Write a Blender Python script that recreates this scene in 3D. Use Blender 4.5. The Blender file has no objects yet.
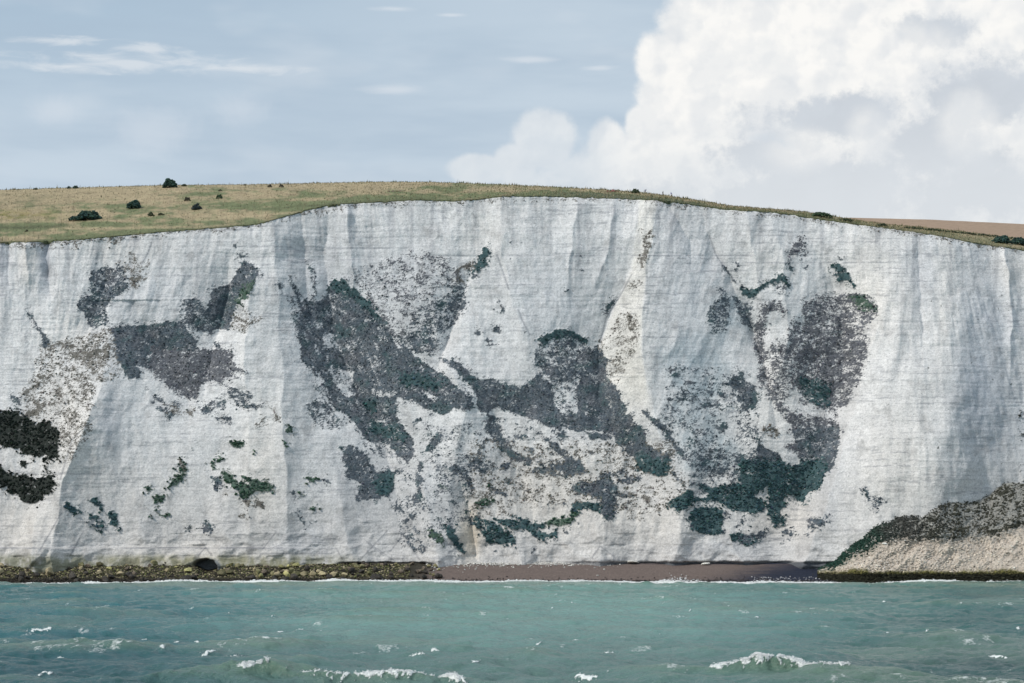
import bpy, math, random
import numpy as np
from mathutils import Vector
R = math.radians
random.seed(7); rng = np.random.default_rng(7)
scene = bpy.context.scene
COL = scene.collection

# ------------------------------------------------------------------ camera
CH = 10.0                                    # metres above the water (ferry deck)
F = 1940.0                                   # focal length in pixels of a 1024 wide frame
TH = math.atan(201.5 / F)                    # camera tilts up
ct, st = math.cos(TH), math.sin(TH)
cam = bpy.data.cameras.new('camera'); camo = bpy.data.objects.new('camera', cam); COL.objects.link(camo)
cam.sensor_width = 36; cam.lens = F * 36 / 1024
camo.location = (0, 0, CH); camo.rotation_euler = (R(90) + TH, 0, 0)
cam.clip_start = 1; cam.clip_end = 20000
scene.camera = camo

def ray(px, py):                             # direction of a pixel scaled so that dy = 1
    cx = (np.asarray(px, float) - 512) / F; cy = (341.5 - np.asarray(py, float)) / F
    dy = ct - cy * st; dz = st + cy * ct
    return cx / dy, dz / dy
def at(px, py, Y):
    a, b = ray(px, py)
    return a * Y, Y, CH + b * Y
def proj(X, Y, Z):
    zc = Y * ct + (Z - CH) * st; up = -Y * st + (Z - CH) * ct
    return 512 + F * X / zc, 341.5 - F * up / zc
def on_sea(px, py, z=0.0):
    a, b = ray(px, py); Y = (z - CH) / b
    return a * Y, Y

# ------------------------------------------------------------------ light
SUN_EL, SUN_AZ = 42.0, 58.0                  # azimuth to the left of the line camera -> behind
sun = bpy.data.lights.new('sun', 'SUN'); suno = bpy.data.objects.new('sun', sun); COL.objects.link(suno)
sun.energy = 2.75; sun.angle = R(5); sun.color = (1.0, 0.955, 0.88)
sd = Vector((-math.sin(R(SUN_AZ)) * math.cos(R(SUN_EL)), -math.cos(R(SUN_AZ)) * math.cos(R(SUN_EL)), math.sin(R(SUN_EL))))
suno.rotation_euler = sd.to_track_quat('Z', 'Y').to_euler()
scene.view_settings.view_transform = 'Standard'; scene.view_settings.look = 'None'
scene.view_settings.exposure = 0.0; scene.view_settings.gamma = 1.0
scene.view_settings.use_curve_mapping = False

# ------------------------------------------------------------------ node helpers
class NT:
    def __init__(s, tree): s.t = tree; s.n = tree.nodes; s.l = tree.links
    def put(s, sock, v):
        if isinstance(v, bpy.types.NodeSocket): s.l.new(v, sock)
        elif v is not None: sock.default_value = v
    def m(s, op, a, b=None, c=None, clamp=False):
        n = s.n.new('ShaderNodeMath'); n.operation = op; n.use_clamp = clamp
        for i, v in enumerate((a, b, c)):
            if v is not None: s.put(n.inputs[i], v)
        return n.outputs[0]
    def ss(s, x, lo, hi, a=0.0, b=1.0):
        n = s.n.new('ShaderNodeMapRange'); n.interpolation_type = 'SMOOTHSTEP'
        for i, v in enumerate((x, lo, hi, a, b)): s.put(n.inputs[i], v)
        return n.outputs[0]
    def noise(s, vec, scale, detail=4, rough=.5, dist=0.0):
        n = s.n.new('ShaderNodeTexNoise'); s.put(n.inputs['Vector'], vec)
        n.inputs['Scale'].default_value = scale; n.inputs['Detail'].default_value = detail
        n.inputs['Roughness'].default_value = rough; n.inputs['Distortion'].default_value = dist
        return n.outputs[0]
    def comb(s, x, y, z=0.0):
        n = s.n.new('ShaderNodeCombineXYZ')
        for i, v in enumerate((x, y, z)): s.put(n.inputs[i], v)
        return n.outputs[0]
    def mix(s, f, a, b, mode='MIX'):
        n = s.n.new('ShaderNodeMix'); n.data_type = 'RGBA'; n.blend_type = mode
        s.put(n.inputs[0], f)
        for i, v in ((6, a), (7, b)):
            if isinstance(v, tuple) and len(v) == 3: v = v + (1,)
            s.put(n.inputs[i], v)
        return n.outputs[2]
    def scalev(s, vec, v3):
        n = s.n.new('ShaderNodeVectorMath'); n.operation = 'MULTIPLY'; s.put(n.inputs[0], vec); n.inputs[1].default_value = v3
        return n.outputs[0]

# ------------------------------------------------------------------ world: sky and clouds by direction
world = bpy.data.worlds.new('World'); scene.world = world; world.use_nodes = True
wt = world.node_tree; wt.nodes.clear(); W = NT(wt)
sky = wt.nodes.new('ShaderNodeTexSky'); sky.sky_type = 'NISHITA'; sky.sun_disc = False
sky.sun_elevation = R(SUN_EL); sky.sun_rotation = math.atan2(sd.x, sd.y); sky.air_density = 1.0; sky.dust_density = 2.0
tc = wt.nodes.new('ShaderNodeTexCoord'); sp = wt.nodes.new('ShaderNodeSeparateXYZ'); wt.links.new(tc.outputs['Generated'], sp.inputs[0])
AZ = W.m('DEGREES', W.m('ARCTAN2', sp.outputs[0], sp.outputs[1])); EL = W.m('DEGREES', W.m('ARCSINE', sp.outputs[2]))
def azel(px, py):
    a, b = ray(px, py); return math.degrees(math.atan(a)), math.degrees(math.atan(b / math.sqrt(1 + a * a)))
PD = F * math.pi / 180                      # pixels per degree
P3 = W.comb(AZ, EL, 0.0)
n1 = W.noise(P3, .55, 7, .62); n2 = W.noise(P3, 2.0, 7, .66)
wob = W.m('ADD', W.m('MULTIPLY', W.m('SUBTRACT', n1, .5), 1.15), W.m('MULTIPLY', W.m('SUBTRACT', n2, .5), .62))
def blobs(T, az, el, lst):
    out = None
    for px, py, rx, ry in lst:
        a0, e0 = azel(px, py)
        u = T.m('MULTIPLY', T.m('SUBTRACT', az, a0), PD / rx); v = T.m('MULTIPLY', T.m('SUBTRACT', el, e0), PD / ry)
        d = T.m('SUBTRACT', 1.0, T.m('SQRT', T.m('ADD', T.m('MULTIPLY', u, u), T.m('MULTIPLY', v, v))))
        out = d if out is None else T.m('SMOOTH_MAX', out, d, .12)
    return out
CUM = [(735, 75, 96, 85), (700, 30, 46, 52), (662, 62, 30, 34), (646, 128, 24, 30), (800, 15, 130, 70), (672, 110, 42, 52), (950, 20, 120, 60), (885, 90, 170, 90),
       (1010, 130, 130, 120), (545, 140, 36, 34), (607, 148, 24, 32), (478, 170, 34, 18), (515, 165, 26, 24), (700, 190, 190, 70), (900, 200, 260, 90),
       (1300, 150, 320, 170), (560, 215, 130, 45), (500, 215, 70, 30)]
HOLE = [(912, -40, 60, 14)]
dens = W.m('ADD', blobs(W, AZ, EL, CUM), W.m('MULTIPLY', wob, .50))
dens = W.m('SUBTRACT', dens, W.m('MULTIPLY', W.m('MAXIMUM', W.m('ADD', blobs(W, AZ, EL, HOLE), W.m('MULTIPLY', wob, 1.4)), 0.0), 1.5))
cmask = W.m('MULTIPLY', W.ss(dens, -.07, .24), W.ss(AZ, azel(560, 100)[0], azel(650, 100)[0], .52, 1.0))
# soft grey bellies
GREY = [(835, 118, 105, 26), (770, 150, 60, 40), (960, 95, 52, 38), (925, 150, 60, 52), (1010, 90, 70, 40), (970, 190, 120, 45), (845, 190, 150, 42), (660, 205, 160, 28), (935, 30, 46, 18)]
LITE = [(870, 135, 26, 30), (968, 125, 34, 40), (650, 160, 40, 20), (800, 150, 44, 26), (905, 45, 60, 26)]
gd = W.m('ADD', W.m('MULTIPLY', blobs(W, AZ, EL, GREY), .75), W.m('MULTIPLY', wob, 1.5))
gm = W.ss(gd, -.10, .42)
gm = W.m('MULTIPLY', gm, W.ss(W.m('ADD', blobs(W, AZ, EL, LITE), W.m('MULTIPLY', wob, .6)), -.1, .6, 1.0, .45))
puff = W.noise(W.comb(W.m('ADD', AZ, W.m('MULTIPLY', n1, 2.0)), EL, 3.0), .9, 5, .55)
n3 = W.noise(W.comb(AZ, W.m('MULTIPLY', EL, 1.25), 9.0), .42, 4, .5)
ccol = W.mix(gm, (.965, .955, .93), (.60, .645, .70))
ccol = W.mix(W.ss(puff, .40, .66, 0.0, .34), ccol, (.66, .71, .765))
ccol = W.mix(W.ss(dens, .0, .34, .38, 0.0), ccol, (.70, .745, .795))
for sc_, off, lo_, hi_, am_ in ((.55, .5, -.02, .16, .42), (1.5, .2, -.02, .16, .16)):
    va_ = W.noise(P3, sc_, 3, .5); vb_ = W.noise(W.comb(W.m('SUBTRACT', AZ, off), W.m('ADD', EL, off), 0.0), sc_, 3, .5)
    ccol = W.mix(W.ss(W.m('SUBTRACT', vb_, va_), lo_, hi_, 0.0, am_), ccol, (.655, .70, .755))
low = W.ss(EL, azel(512, 215)[1], azel(512, 95)[1], 1.0, 0.0)
ccol = W.mix(W.m('MULTIPLY', low, .62), ccol, (.75, .785, .815))
# clear part behind: pale blue-grey, with a nishita base
hgrad = W.ss(EL, azel(512, 235)[1], azel(512, -40)[1])
blue = W.mix(hgrad, (.65, .745, .835), (.43, .565, .695))
azg = W.ss(AZ, azel(0, 100)[0], azel(640, 100)[0])
blue = W.mix(W.m('MULTIPLY', azg, .75), blue, (.64, .735, .82))
nsk = wt.nodes.new('ShaderNodeVectorMath'); nsk.operation = 'SCALE'; wt.links.new(sky.outputs[0], nsk.inputs[0]); nsk.inputs['Scale'].default_value = .085
base = W.mix(.86, nsk.outputs[0], blue)
band = W.noise(W.comb(W.m('MULTIPLY', AZ, .10), W.m('MULTIPLY', EL, .55), 5.0), 1.0, 4, .55)
base = W.mix(W.ss(band, .36, .66, 0.0, .55), base, (.40, .51, .63))
base = W.mix(W.ss(W.noise(W.comb(W.m('MULTIPLY', AZ, .22), W.m('MULTIPLY', EL, .6), 1.0), 1.0, 3), .5, .72, 0.0, .30), base, (.70, .76, .82))
# cirrus streaks
def wisp(lst, amp, lo, hi, scale=(.35, 2.6), z=0.0):
    nn = W.noise(W.comb(W.m('MULTIPLY', AZ, scale[0]), W.m('MULTIPLY', EL, scale[1]), z), 1.3, 5, .6, .6)
    d = W.m('ADD', blobs(W, AZ, EL, lst), W.m('MULTIPLY', W.m('SUBTRACT', nn, .5), amp))
    return W.ss(d, lo, hi)
w1 = wisp([(130, 62, 150, 13), (60, 66, 90, 7), (235, 68, 100, 7), (55, 41, 70, 6), (150, 48, 50, 9)], 2.6, .05, 1.1, (.5, 2.2))
w2 = wisp([(55, 110, 36, 20), (150, 132, 66, 34), (240, 110, 40, 26)], 1.1, .0, 1.0, (.8, .9), 4.0)
w3 = wisp([(395, 9, 34, 4), (450, 15, 22, 3), (395, 90, 50, 8), (530, 60, 40, 6), (600, 68, 30, 4)], 1.0, .1, 1.0, (.5, 2.5), 8.0)
base = W.mix(W.m('MULTIPLY', w2, .42), base, (.68, .74, .81))
base = W.mix(W.m('MULTIPLY', w1, .66), base, (.76, .80, .84))
base = W.mix(W.m('MULTIPLY', w3, .5), base, (.76, .80, .85))
fin = W.mix(cmask, base, ccol)
bg = wt.nodes.new('ShaderNodeBackground'); bg.inputs['Strength'].default_value = 1.0
wo = wt.nodes.new('ShaderNodeOutputWorld')
wt.links.new(fin, bg.inputs[0]); wt.links.new(bg.outputs[0], wo.inputs[0])

# ------------------------------------------------------------------ numeric noise
_p = rng.permutation(256); _p = np.concatenate([_p, _p, _p])
_g = rng.normal(size=(256, 3)); _g /= np.linalg.norm(_g, axis=1)[:, None]
def perlin(x, y, z):
    x = np.asarray(x, float); y = np.asarray(y, float); z = np.asarray(z, float)
    x, y, z = np.broadcast_arrays(x, y, z)
    xi, yi, zi = (np.floor(v).astype(int) for v in (x, y, z))
    fx, fy, fz = x - xi, y - yi, z - zi
    u, v, w = (f * f * f * (f * (f * 6 - 15) + 10) for f in (fx, fy, fz))
    xi &= 255; yi &= 255; zi &= 255
    out = 0
    for a in (0, 1):
        for b in (0, 1):
            for c in (0, 1):
                h = _p[_p[_p[xi + a] + yi + b] + zi + c]
                g = _g[h]
                d = g[..., 0] * (fx - a) + g[..., 1] * (fy - b) + g[..., 2] * (fz - c)
                out = out + d * (u if a else 1 - u) * (v if b else 1 - v) * (w if c else 1 - w)
    return out * 1.6
def fbm(x, y, z, o=4, g=.5, lac=2.03):
    s = 0; a = 1; t = 0
    for i in range(o):
        s = s + a * perlin(x + 17.3 * i, y - 9.1 * i, z + 3.7 * i); t += a; a *= g
        x = x * lac; y = y * lac; z = z * lac
    return s / t
def ridged(x, y, z, o=4, g=.5):
    s = 0; a = 1; t = 0
    for i in range(o):
        s = s + a * (1 - 2 * np.abs(perlin(x + 31.3 * i, y - 5.1 * i, z + 8.7 * i))); t += a; a *= g
        x = x * 2.1; y = y * 2.1; z = z * 2.1
    return s / t
def sst(x, lo, hi):
    t = np.clip((x - lo) / (hi - lo), 0, 1); return t * t * (3 - 2 * t)
def uni(n, s=.23):                           # roughly gaussian noise -> uniform 0..1
    return 1 / (1 + np.exp(-1.7 * n / s))
def refl(px):                                # continue patterns beyond the frame by reflection
    p = np.mod(px, 2046.0); return np.where(p > 1023, 2046 - p, p)

# ------------------------------------------------------------------ mesh and material helpers
def grid_mesh(name, X, Y, Z, mat, attrs=None, smooth=True, link=True):
    r, c = X.shape; n = r * c
    co = np.stack([X, Y, Z], -1).reshape(-1, 3).astype(np.float32)
    i = np.arange(n).reshape(r, c)
    q = np.stack([i[:-1, :-1], i[:-1, 1:], i[1:, 1:], i[1:, :-1]], -1).reshape(-1, 4)
    return raw_mesh(name, co, q, mat, attrs, smooth)
def raw_mesh(name, co, q, mat, attrs=None, smooth=False):
    me = bpy.data.meshes.new(name); k = q.shape[1]
    me.vertices.add(len(co)); me.vertices.foreach_set('co', co.astype(np.float32).ravel())
    me.loops.add(q.size); me.loops.foreach_set('vertex_index', q.astype(np.int32).ravel())
    me.polygons.add(len(q)); me.polygons.foreach_set('loop_start', np.arange(0, q.size, k, dtype=np.int32))
    me.polygons.foreach_set('loop_total', np.full(len(q), k, dtype=np.int32))
    me.update(calc_edges=True)
    me.polygons.foreach_set('use_smooth', np.full(len(q), smooth))
    for an, v in (attrs or {}).items():
        v = np.asarray(v, np.float32)
        if v.ndim >= 2 and v.shape[-1] == 3 and v.size == 3 * len(co):
            v = v.reshape(-1, 3); a = me.color_attributes.new(an, 'FLOAT_COLOR', 'POINT')
            a.data.foreach_set('color', np.concatenate([v, np.ones((len(v), 1), np.float32)], 1).ravel())
        else:
            a = me.attributes.new(an, 'FLOAT', 'POINT'); a.data.foreach_set('value', v.ravel())
    if mat: me.materials.append(mat)
    o = bpy.data.objects.new(name, me); COL.objects.link(o)
    return o
def tag(o, label=None, cat=None, group=None, kind=None):
    if label: o['label'] = label
    if cat: o['category'] = cat
    if group: o['group'] = group
    if kind: o['kind'] = kind
    return o
def material(name, rough=.9, spec=.3):
    m = bpy.data.materials.new(name); m.use_nodes = True; T = NT(m.node_tree)
    b = m.node_tree.nodes['Principled BSDF']; b.inputs['Roughness'].default_value = rough
    b.inputs['Specular IOR Level'].default_value = spec
    return m, T, b
def attr(T, name):
    n = T.n.new('ShaderNodeAttribute'); n.attribute_name = name; return n
def objco(T):
    return T.n.new('ShaderNodeTexCoord').outputs['Object']
def bump(T, b, h, dist, strength=1.0):
    n = T.n.new('ShaderNodeBump'); n.inputs['Distance'].default_value = dist; n.inputs['Strength'].default_value = strength
    T.put(n.inputs['Height'], h); T.l.new(n.outputs[0], b.inputs['Normal'])

def attr_material(name, bumps, var=.25, vscale=1.5, rough=.95, spec=.2, an='col'):
    m, T, b = material(name, rough, spec)
    c = attr(T, an).outputs['Color']; oc = objco(T)
    v = T.noise(oc, vscale, 6, .65)
    vv = T.ss(v, .25, .75, 1 - var, 1 + var)
    cc = T.n.new('ShaderNodeVectorMath'); cc.operation = 'SCALE'; T.put(cc.inputs[0], c); T.put(cc.inputs['Scale'], vv)
    T.l.new(cc.outputs[0], b.inputs['Base Color'])
    h = None
    for sc_, det, amp, stretch in bumps:
        nn = T.m('MULTIPLY', T.noise(T.scalev(oc, stretch), sc_, det, .6), amp)
        h = nn if h is None else T.m('ADD', h, nn)
    bump(T, b, h, 1.0)
    return m

# ------------------------------------------------------------------ outline curves read from the place (frame coordinates)
EDGE = np.array([(-700, 262), (-300, 250), (-80, 244), (0, 242), (30, 242), (73, 239.7), (117, 236), (164, 231.5), (205, 228.6), (256, 224.5), (276, 219), (294, 214), (310, 209), (329, 205), (373, 202), (423, 199.5),
                 (443, 201), (476, 199.5), (502, 196), (541, 196), (585, 197.5), (629, 199), (658, 200), (688, 203.7), (717, 208.2), (737, 210), (768, 212), (791, 214.5),
                 (827, 220), (856, 224), (879, 227), (900, 229.5), (944, 236.5), (973, 242.5), (1024, 250), (1200, 285), (1700, 360)], float)
SKYL = np.array([(-700, 204), (-80, 192), (0, 190), (79, 187.5), (161, 185.5), (256, 184.5), (373, 182), (432, 182.3), (511, 185), (560, 187.5), (614, 190.5), (650, 193.5), (688, 199), (732, 206.2),
                 (768, 209), (806, 212), (850, 219.6), (885, 224.5), (920, 227.5), (960, 231.5), (1000, 236.5), (1024, 239.5), (1200, 268), (1700, 345)], float)
edge_py = lambda px: np.interp(px, EDGE[:, 0], EDGE[:, 1])
sky_py = lambda px: np.interp(px, SKYL[:, 0], SKYL[:, 1])

# ------------------------------------------------------------------ cliff relief
# each line: (frame y, frame x, amplitude in m (towards the sea +), width left px, width right px, sharpness)
REL = [
 ([(200, 268, 0), (235, 274, 2.5), (330, 281, 3), (430, 285, 4.5), (560, 290, 4)], 95, 42, 1.0),
 ([(330, 112, 1), (390, 104, 5), (430, 92, 8), (480, 70, 9), (560, 62, 9), (590, 62, 8)], 55, 50, 1.05),
 ([(500, 45, 0), (530, 42, 3), (560, 46, 5), (590, 46, 5)], 14, 22, 1.3),
 ([(260, 250, 0), (290, 252, 3), (340, 246, 3), (400, 250, 1)], 16, 30, 1.1),
 ([(250, 232, 0), (290, 226, -4), (330, 215, -4.5), (380, 205, -2), (430, 200, 0)], 34, 22, 1.0),
 ([(300, 130, -1.5), (350, 160, -4), (400, 185, -2.5), (440, 190, 0)], 50, 40, 1.0),
 ([(240, 100, 0), (280, 105, -2.5), (320, 92, -2), (350, 80, 0)], 26, 22, 1.0),
 ([(205, 330, -1), (250, 322, -5), (320, 330, -7), (380, 352, -7), (450, 385, -5), (520, 400, -2), (560, 400, 0)], 55, 42, 1.0),
 ([(195, 300, 0), (215, 300, -1.5), (300, 306, -1.5), (360, 320, 0)], 16, 12, 1.0),
 ([(200, 345, 0), (215, 348, 2.5), (270, 352, 2), (300, 352, 0)], 26, 10, 1.0),
 ([(250, 430, 0), (300, 432, 2), (350, 440, 3.5), (400, 466, 4), (460, 455, 3), (560, 440, 2)], 60, 50, 1.1),
 ([(250, 480, 0), (300, 462, -2.5), (350, 445, -3.5), (370, 438, -2), (400, 440, 0)], 34, 12, 1.0),
 ([(195, 500, 2), (250, 500, 2.5), (330, 520, 2), (380, 530, 0)], 16, 60, 1.1),
 ([(380, 485, -1), (420, 495, -3), (480, 520, -3), (540, 540, -1)], 40, 40, 1.0),
 ([(198, 655, 2), (230, 652, 3.6), (300, 643, 5), (350, 641, 5.5), (420, 652, 4.5), (480, 675, 3), (560, 680, 2)], 30, 95, 1.15),
 ([(240, 641, 0), (270, 630, -2.0), (310, 612, -4.0), (345, 598, -4.5), (400, 600, -4), (450, 628, -3), (500, 660, -1)], 40, 18, 1.0),
 ([(200, 697, 0), (240, 709, -2), (290, 737, -3.0), (330, 757, -4.5), (380, 770, -3), (440, 775, 0)], 26, 14, 1.0),
 ([(205, 745, 1), (240, 750, 2.2), (300, 760, 1.5), (330, 765, 0)], 24, 30, 1.0),
 ([(200, 800, 0), (250, 815, -2), (310, 845, -6), (360, 846, -8), (430, 835, -8), (500, 800, -6), (560, 790, -2)], 75, 32, 1.0),
 ([(205, 760, 0), (250, 780, 2.4), (330, 790, 3), (400, 770, 2.5), (470, 752, 1)], 38, 40, 1.0),
 ([(215, 880, 1.5), (250, 890, 4), (320, 893, 7), (400, 893, 10), (470, 885, 13), (560, 872, 15), (590, 870, 15)], 66, 90, 2.0),
 ([(225, 948, 1.5), (290, 948, 2.5), (350, 952, 3.2), (400, 950, 4.5), (440, 938, 5.5), (520, 935, 6), (590, 935, 6)], 44, 60, 1.8),
 ([(230, 915, 0), (260, 914, -2.0), (330, 918, -2), (380, 915, 0)], 12, 14, 1.0),
 ([(230, 1000, 0), (270, 1004, 3), (330, 1010, 2), (400, 1005, 0)], 10, 18, 1.0),
 ([(280, 884, 0), (340, 870, 2), (400, 853, 4), (460, 836, 6), (520, 815, 7.5), (560, 798, 7), (590, 792, 7)], 13, 50, 1.1),
 ([(500, 720, 0), (540, 730, 2), (560, 740, 4), (566, 745, 4), (572, 745, -2)], 60, 60, 1.0),
 ([(400, 560, 0), (470, 590, 2), (560, 600, 2)], 60, 50, 1.1),
 ([(236, 8, 0), (244, 8, -2), (275, 8, -1.5), (300, 10, 0)], 14, 6, 1.0),
 ([(236, 45, 0), (243, 45, -2.6), (275, 46, -2), (300, 50, 0)], 8, 8, 1.0),
 ([(236, 28, 0), (246, 28, 1.6), (275, 29, 1), (290, 30, 0)], 9, 9, 1.0),
 ([(195, 640, 0), (205, 668, -1.2), (240, 690, -1.0), (280, 690, 0)], 12, 10, 1.0),
 ([(196, 575, 0), (205, 577, 1.4), (250, 572, 1.8), (300, 565, .5), (330, 560, 0)], 12, 26, 1.0),
 ([(196, 616, 0), (215, 613, 1.4), (260, 605, 1.2), (300, 590, 0)], 16, 10, 1.0),
 ([(430, 248, 0), (500, 232, 2.2), (560, 222, 3.6)], 40, 34, 1.3),
 ([(430, 330, 0), (500, 340, 1.8), (560, 352, 3.4)], 34, 22, 1.2),
 ([(440, 415, 0), (490, 424, 2.6), (560, 440, 4.2)], 22, 30, 1.2),
 ([(470, 500, 0), (520, 510, 1.6), (560, 520, 3.0)], 26, 30, 1.2),
 ([(480, 612, 0), (560, 600, 3.2)], 40, 44, 1.4),
 ([(450, 150, 0), (520, 150, 2.0), (560, 146, 3.2)], 36, 30, 1.3),
 ([(400, 700, 0), (470, 690, 2.0), (560, 672, 3.0)], 30, 24, 1.2),
 ([(470, 455, 0), (500, 466, -2.2), (555, 474, -2.0), (566, 478, 0)], 9, 10, 1.0),
]
def base_setback(z):
    t = np.clip(z / 100, 0, 1.3); return 25 * t ** .92
def relief(px, py):
    px = refl(px); out = np.zeros(np.broadcast(px, py).shape)
    wx = px + 5 * fbm(px * .03, py * .03, 3.3, 3)
    for pts, wl, wr, sh in REL:
        p = np.array(pts, float)
        c = np.interp(py, p[:, 0], p[:, 1]); a = np.interp(py, p[:, 0], p[:, 2], left=p[0, 2] * .6, right=p[-1, 2])
        d = wx - c; t = np.abs(d) / np.where(d < 0, wl, wr)
        out = out + a * np.exp(-(t ** sh) * 1.5)
    return out
def fine(px, py):
    q = refl(px); steep = 1 - sst(py, 430, 560) * .4
    f = 1.5 * fbm(q * .018, py * .010, .5, 4, .55)
    topw = 1 - sst(py, 250, 420)
    diag = q + (py - 250) * .25 * np.sin(q * .011)
    fl_ = fbm(diag * .075, py * .012, 7.7, 5, .58); f = f + (.62 * topw * (.5 + 1.2 * sst(fbm(q * .012, py * .006, 17.7, 2), -.3, .4)) + .16) * fl_ * .75     # erosion flutes
    f = f + .55 * (ridged(diag * .03, py * .018, 2.2, 4, .42) - .3) + .32 * fbm(diag * .045, py * .045, 12.2, 4, .5)
    ang = np.arctan2(q - 915, py - 90); fan = sst(q, 820, 880) * sst(py, 250, 330); f = f + fan * (1.3 * fbm(ang * 9, py * .006, 71.2, 4, .55) + .4 * fbm(ang * 30, py * .012, 72.2, 3)) 
    ang2 = np.arctan2(q - 105, py - 330); fan2 = sst(300 - q, 0, 120) * sst(py, 400, 470); f = f + fan2 * 1.1 * fbm(ang2 * 5, py * .012, 73.2, 4, .55)
    f = f + .13 * fbm(q * .16, py * .13, 1.1, 4, .6)
    rough = .45 + .95 * sst(fbm(q * .014, py * .014, 41.1, 3), -.15, .35) * (1 + .3 * sst(py, 420, 540))
    f = f * (.45 + .55 * np.clip(rough, 0, 1)) 
    # bedding: courses of chalk between flint bands
    bz = py + .6 * fbm(q * .012, py * .01, 5.5, 3) * 6
    cr = perlin(bz * .42, 0 * bz + .5, q * .004) + .5 * perlin(bz * .21, 2.5 + 0 * bz, q * .006)
    f = f + .07 * cr * (.5 + .5 * steep) * (1 + perlin(q * .03, py * .03, 2.2))
    # blocky fallen slabs near the foot
    low = .6 * sst(py, 505, 548)
    cell = np.floor(q * .045 + .9 * fbm(q * .02, py * .03, 8.1, 2)); 
    f = f + low * 1.4 * perlin(q * .035 + .3 * np.floor(py * .09), py * .05, 12.5)
    f = f + low * 1.1 * (ridged(q * .04, py * .06, 6.2, 3) - .2)
    return f
def cliff_R(px, py):
    r = relief(px, py) + fine(px, py)
    q = refl(px)
    # cave at the foot and the notch line above the shore
    cw = 2.2 * fbm(q * .12, py * .12, 5.5, 3)
    cave = sst(1 - (np.abs((q - 208 + cw * 1.6) / 14) ** 3 + np.abs((571 - py + cw) / 13) ** 3) ** (1 / 3), 0, .3) * (py < 575)
    r = r - 5 * cave
    slab = sst(1 - np.hypot((q - 183 + (py - 560) * .6) / 19, (py - 559) / 11), 0, .4) * 1.0 + sst(1 - np.hypot((q - 38 + (py - 545) * .5) / 26, (py - 552) / 20), 0, .25) * 1.6
    r = r + slab
    step = sst(py, 546.5, 548.5) * sst(300 - q, -40, 20)
    r = r + .9 * step
    # undercut above the beach and at the dark ledge
    uc = sst(q, 500, 700) * sst(860 - q, 0, 20) * sst(py + 1.2 * fbm(q * .1, 0, 3.8, 3), 560.8, 562.4)
    uc2 = sst(q, 335, 350) * sst(440 - q, 0, 15) * sst(py + 1.5 * fbm(q * .1, 0, 3.8, 3), 561.5, 564)
    return r - 1.2 * uc - 3.0 * uc2

# ------------------------------------------------------------------ vegetation cover, transcribed patch by patch
SL, PU, TE, GR, BK, BR, ST = range(7)        # slate, purple grey, teal, green, black green, brown grey, thin stain
KCOL = np.array([(.062, .080, .098), (.090, .095, .110), (.038, .078, .085), (.045, .085, .060), (.014, .020, .016), (.13, .12, .105), (.31, .375, .41)])
V = []                                       # (group, kind, coverage, tile origin, polygon)
def v(g, k, c, o, *p): V.append((g, k, c, o, np.array(p, float).reshape(-1, 2)))
A = (0, 230)
v(0, SL, .72, A, 510,240,560,210,700,205,715,240,720,320,690,360,630,400,600,450,620,520,560,560,500,545,470,470,430,400,520,370)
v(0, BR, .5, A, 725,130,780,120,770,170,735,165)
v(12, BR, .42, A, 0,60,450,62,450,92,0,92)
v(12, BR, .4, A, 600,55,700,60,710,95,610,90)
v(12, BR, .35, A, 680,175,860,180,790,330,770,330)
v(12, SL, .75, A, 138,450,150,450,270,610,330,683,250,683,240,600)
v(1, SL, .93, A, 640,560,700,545,870,535,1024,556,1024,690,630,690,560,640)
v(1, BR, .55, A, 540,590,640,560,650,690,520,690)
v(2, BR, .5, A, 290,640,540,580,660,690,240,690)
A = (0, 350)
v(1, SL, .88, A, 640,-5,1024,-5,1024,240,960,180,860,110,780,90,800,150,730,170,700,110,660,60)
v(1, SL, .55, A, 800,180,880,280,900,310,960,400,1000,360,1030,350,1030,300,950,300,860,250)
v(2, BR, .40, A, 240,-5,640,-5,690,150,560,190,520,300,500,500,400,640,350,620,330,440,270,390,150,400,130,260,200,160,200,60)
v(2, BR, .68, A, 380,0,620,0,600,100,520,110,400,40)
v(3, BK, 1, A, -60,350,100,345,160,390,200,420,260,395,330,450,340,620,250,600,180,615,100,560,-60,530)
v(2, SL, .65, A, 60,240,130,300,120,330,80,340)
v(2, BR, .85, A, 120,250,220,180,230,200,150,250)
v(2, BR, .85, A, 160,352,230,350,225,375,165,375)
v(2, BR, .8, A, 185,300,270,300,265,320,190,318)
A = (0, 460)
v(3, BK, .97, A, -60,-40,0,20,50,90,150,80,200,110,300,80,315,140,270,200,220,240,150,250,60,170,0,130,-60,90)
v(3, BK, .9, A, 110,8,150,8,148,42,115,40)
v(3, BK, .45, A, 240,-10,285,-10,275,60,255,50)
for p in ([370,240,400,235,430,280,430,325,375,275],[430,275,480,295,460,305],[515,230,550,220,600,280,590,300,530,250],[500,325,545,315,565,335,510,345],
          [610,295,650,290,675,330,665,365,625,380],[545,368,595,363,590,387,550,384],[540,385,600,425,580,425,540,400],[665,380,685,400,675,412]): v(4, TE, .97, A, *p)
for p in ([815,150,860,160,850,180,820,170],[950,160,1015,90,1020,100,1000,150,955,170],[870,200,940,190,945,215,910,250,875,250],[860,285,890,290,950,320,945,332,900,305],[850,322,872,322,875,342]): v(4, GR, .85, A, *p)
A = (150, 230)
v(5, SL, .97, A, 500,180,560,175,620,225,590,310,560,370,510,410,480,480,440,570,340,570,300,480,340,400,350,340,400,325,470,290,510,215)
v(5, GR, .8, A, 560,290,600,290,600,320,540,390,490,440,500,380)
v(5, BR, .42, A, 480,470,560,460,640,510,520,590,460,560)
v(5, SL, .7, A, 190,400,240,380,300,410,330,470,360,560,340,600,250,560,150,560,170,520,200,490)
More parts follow.
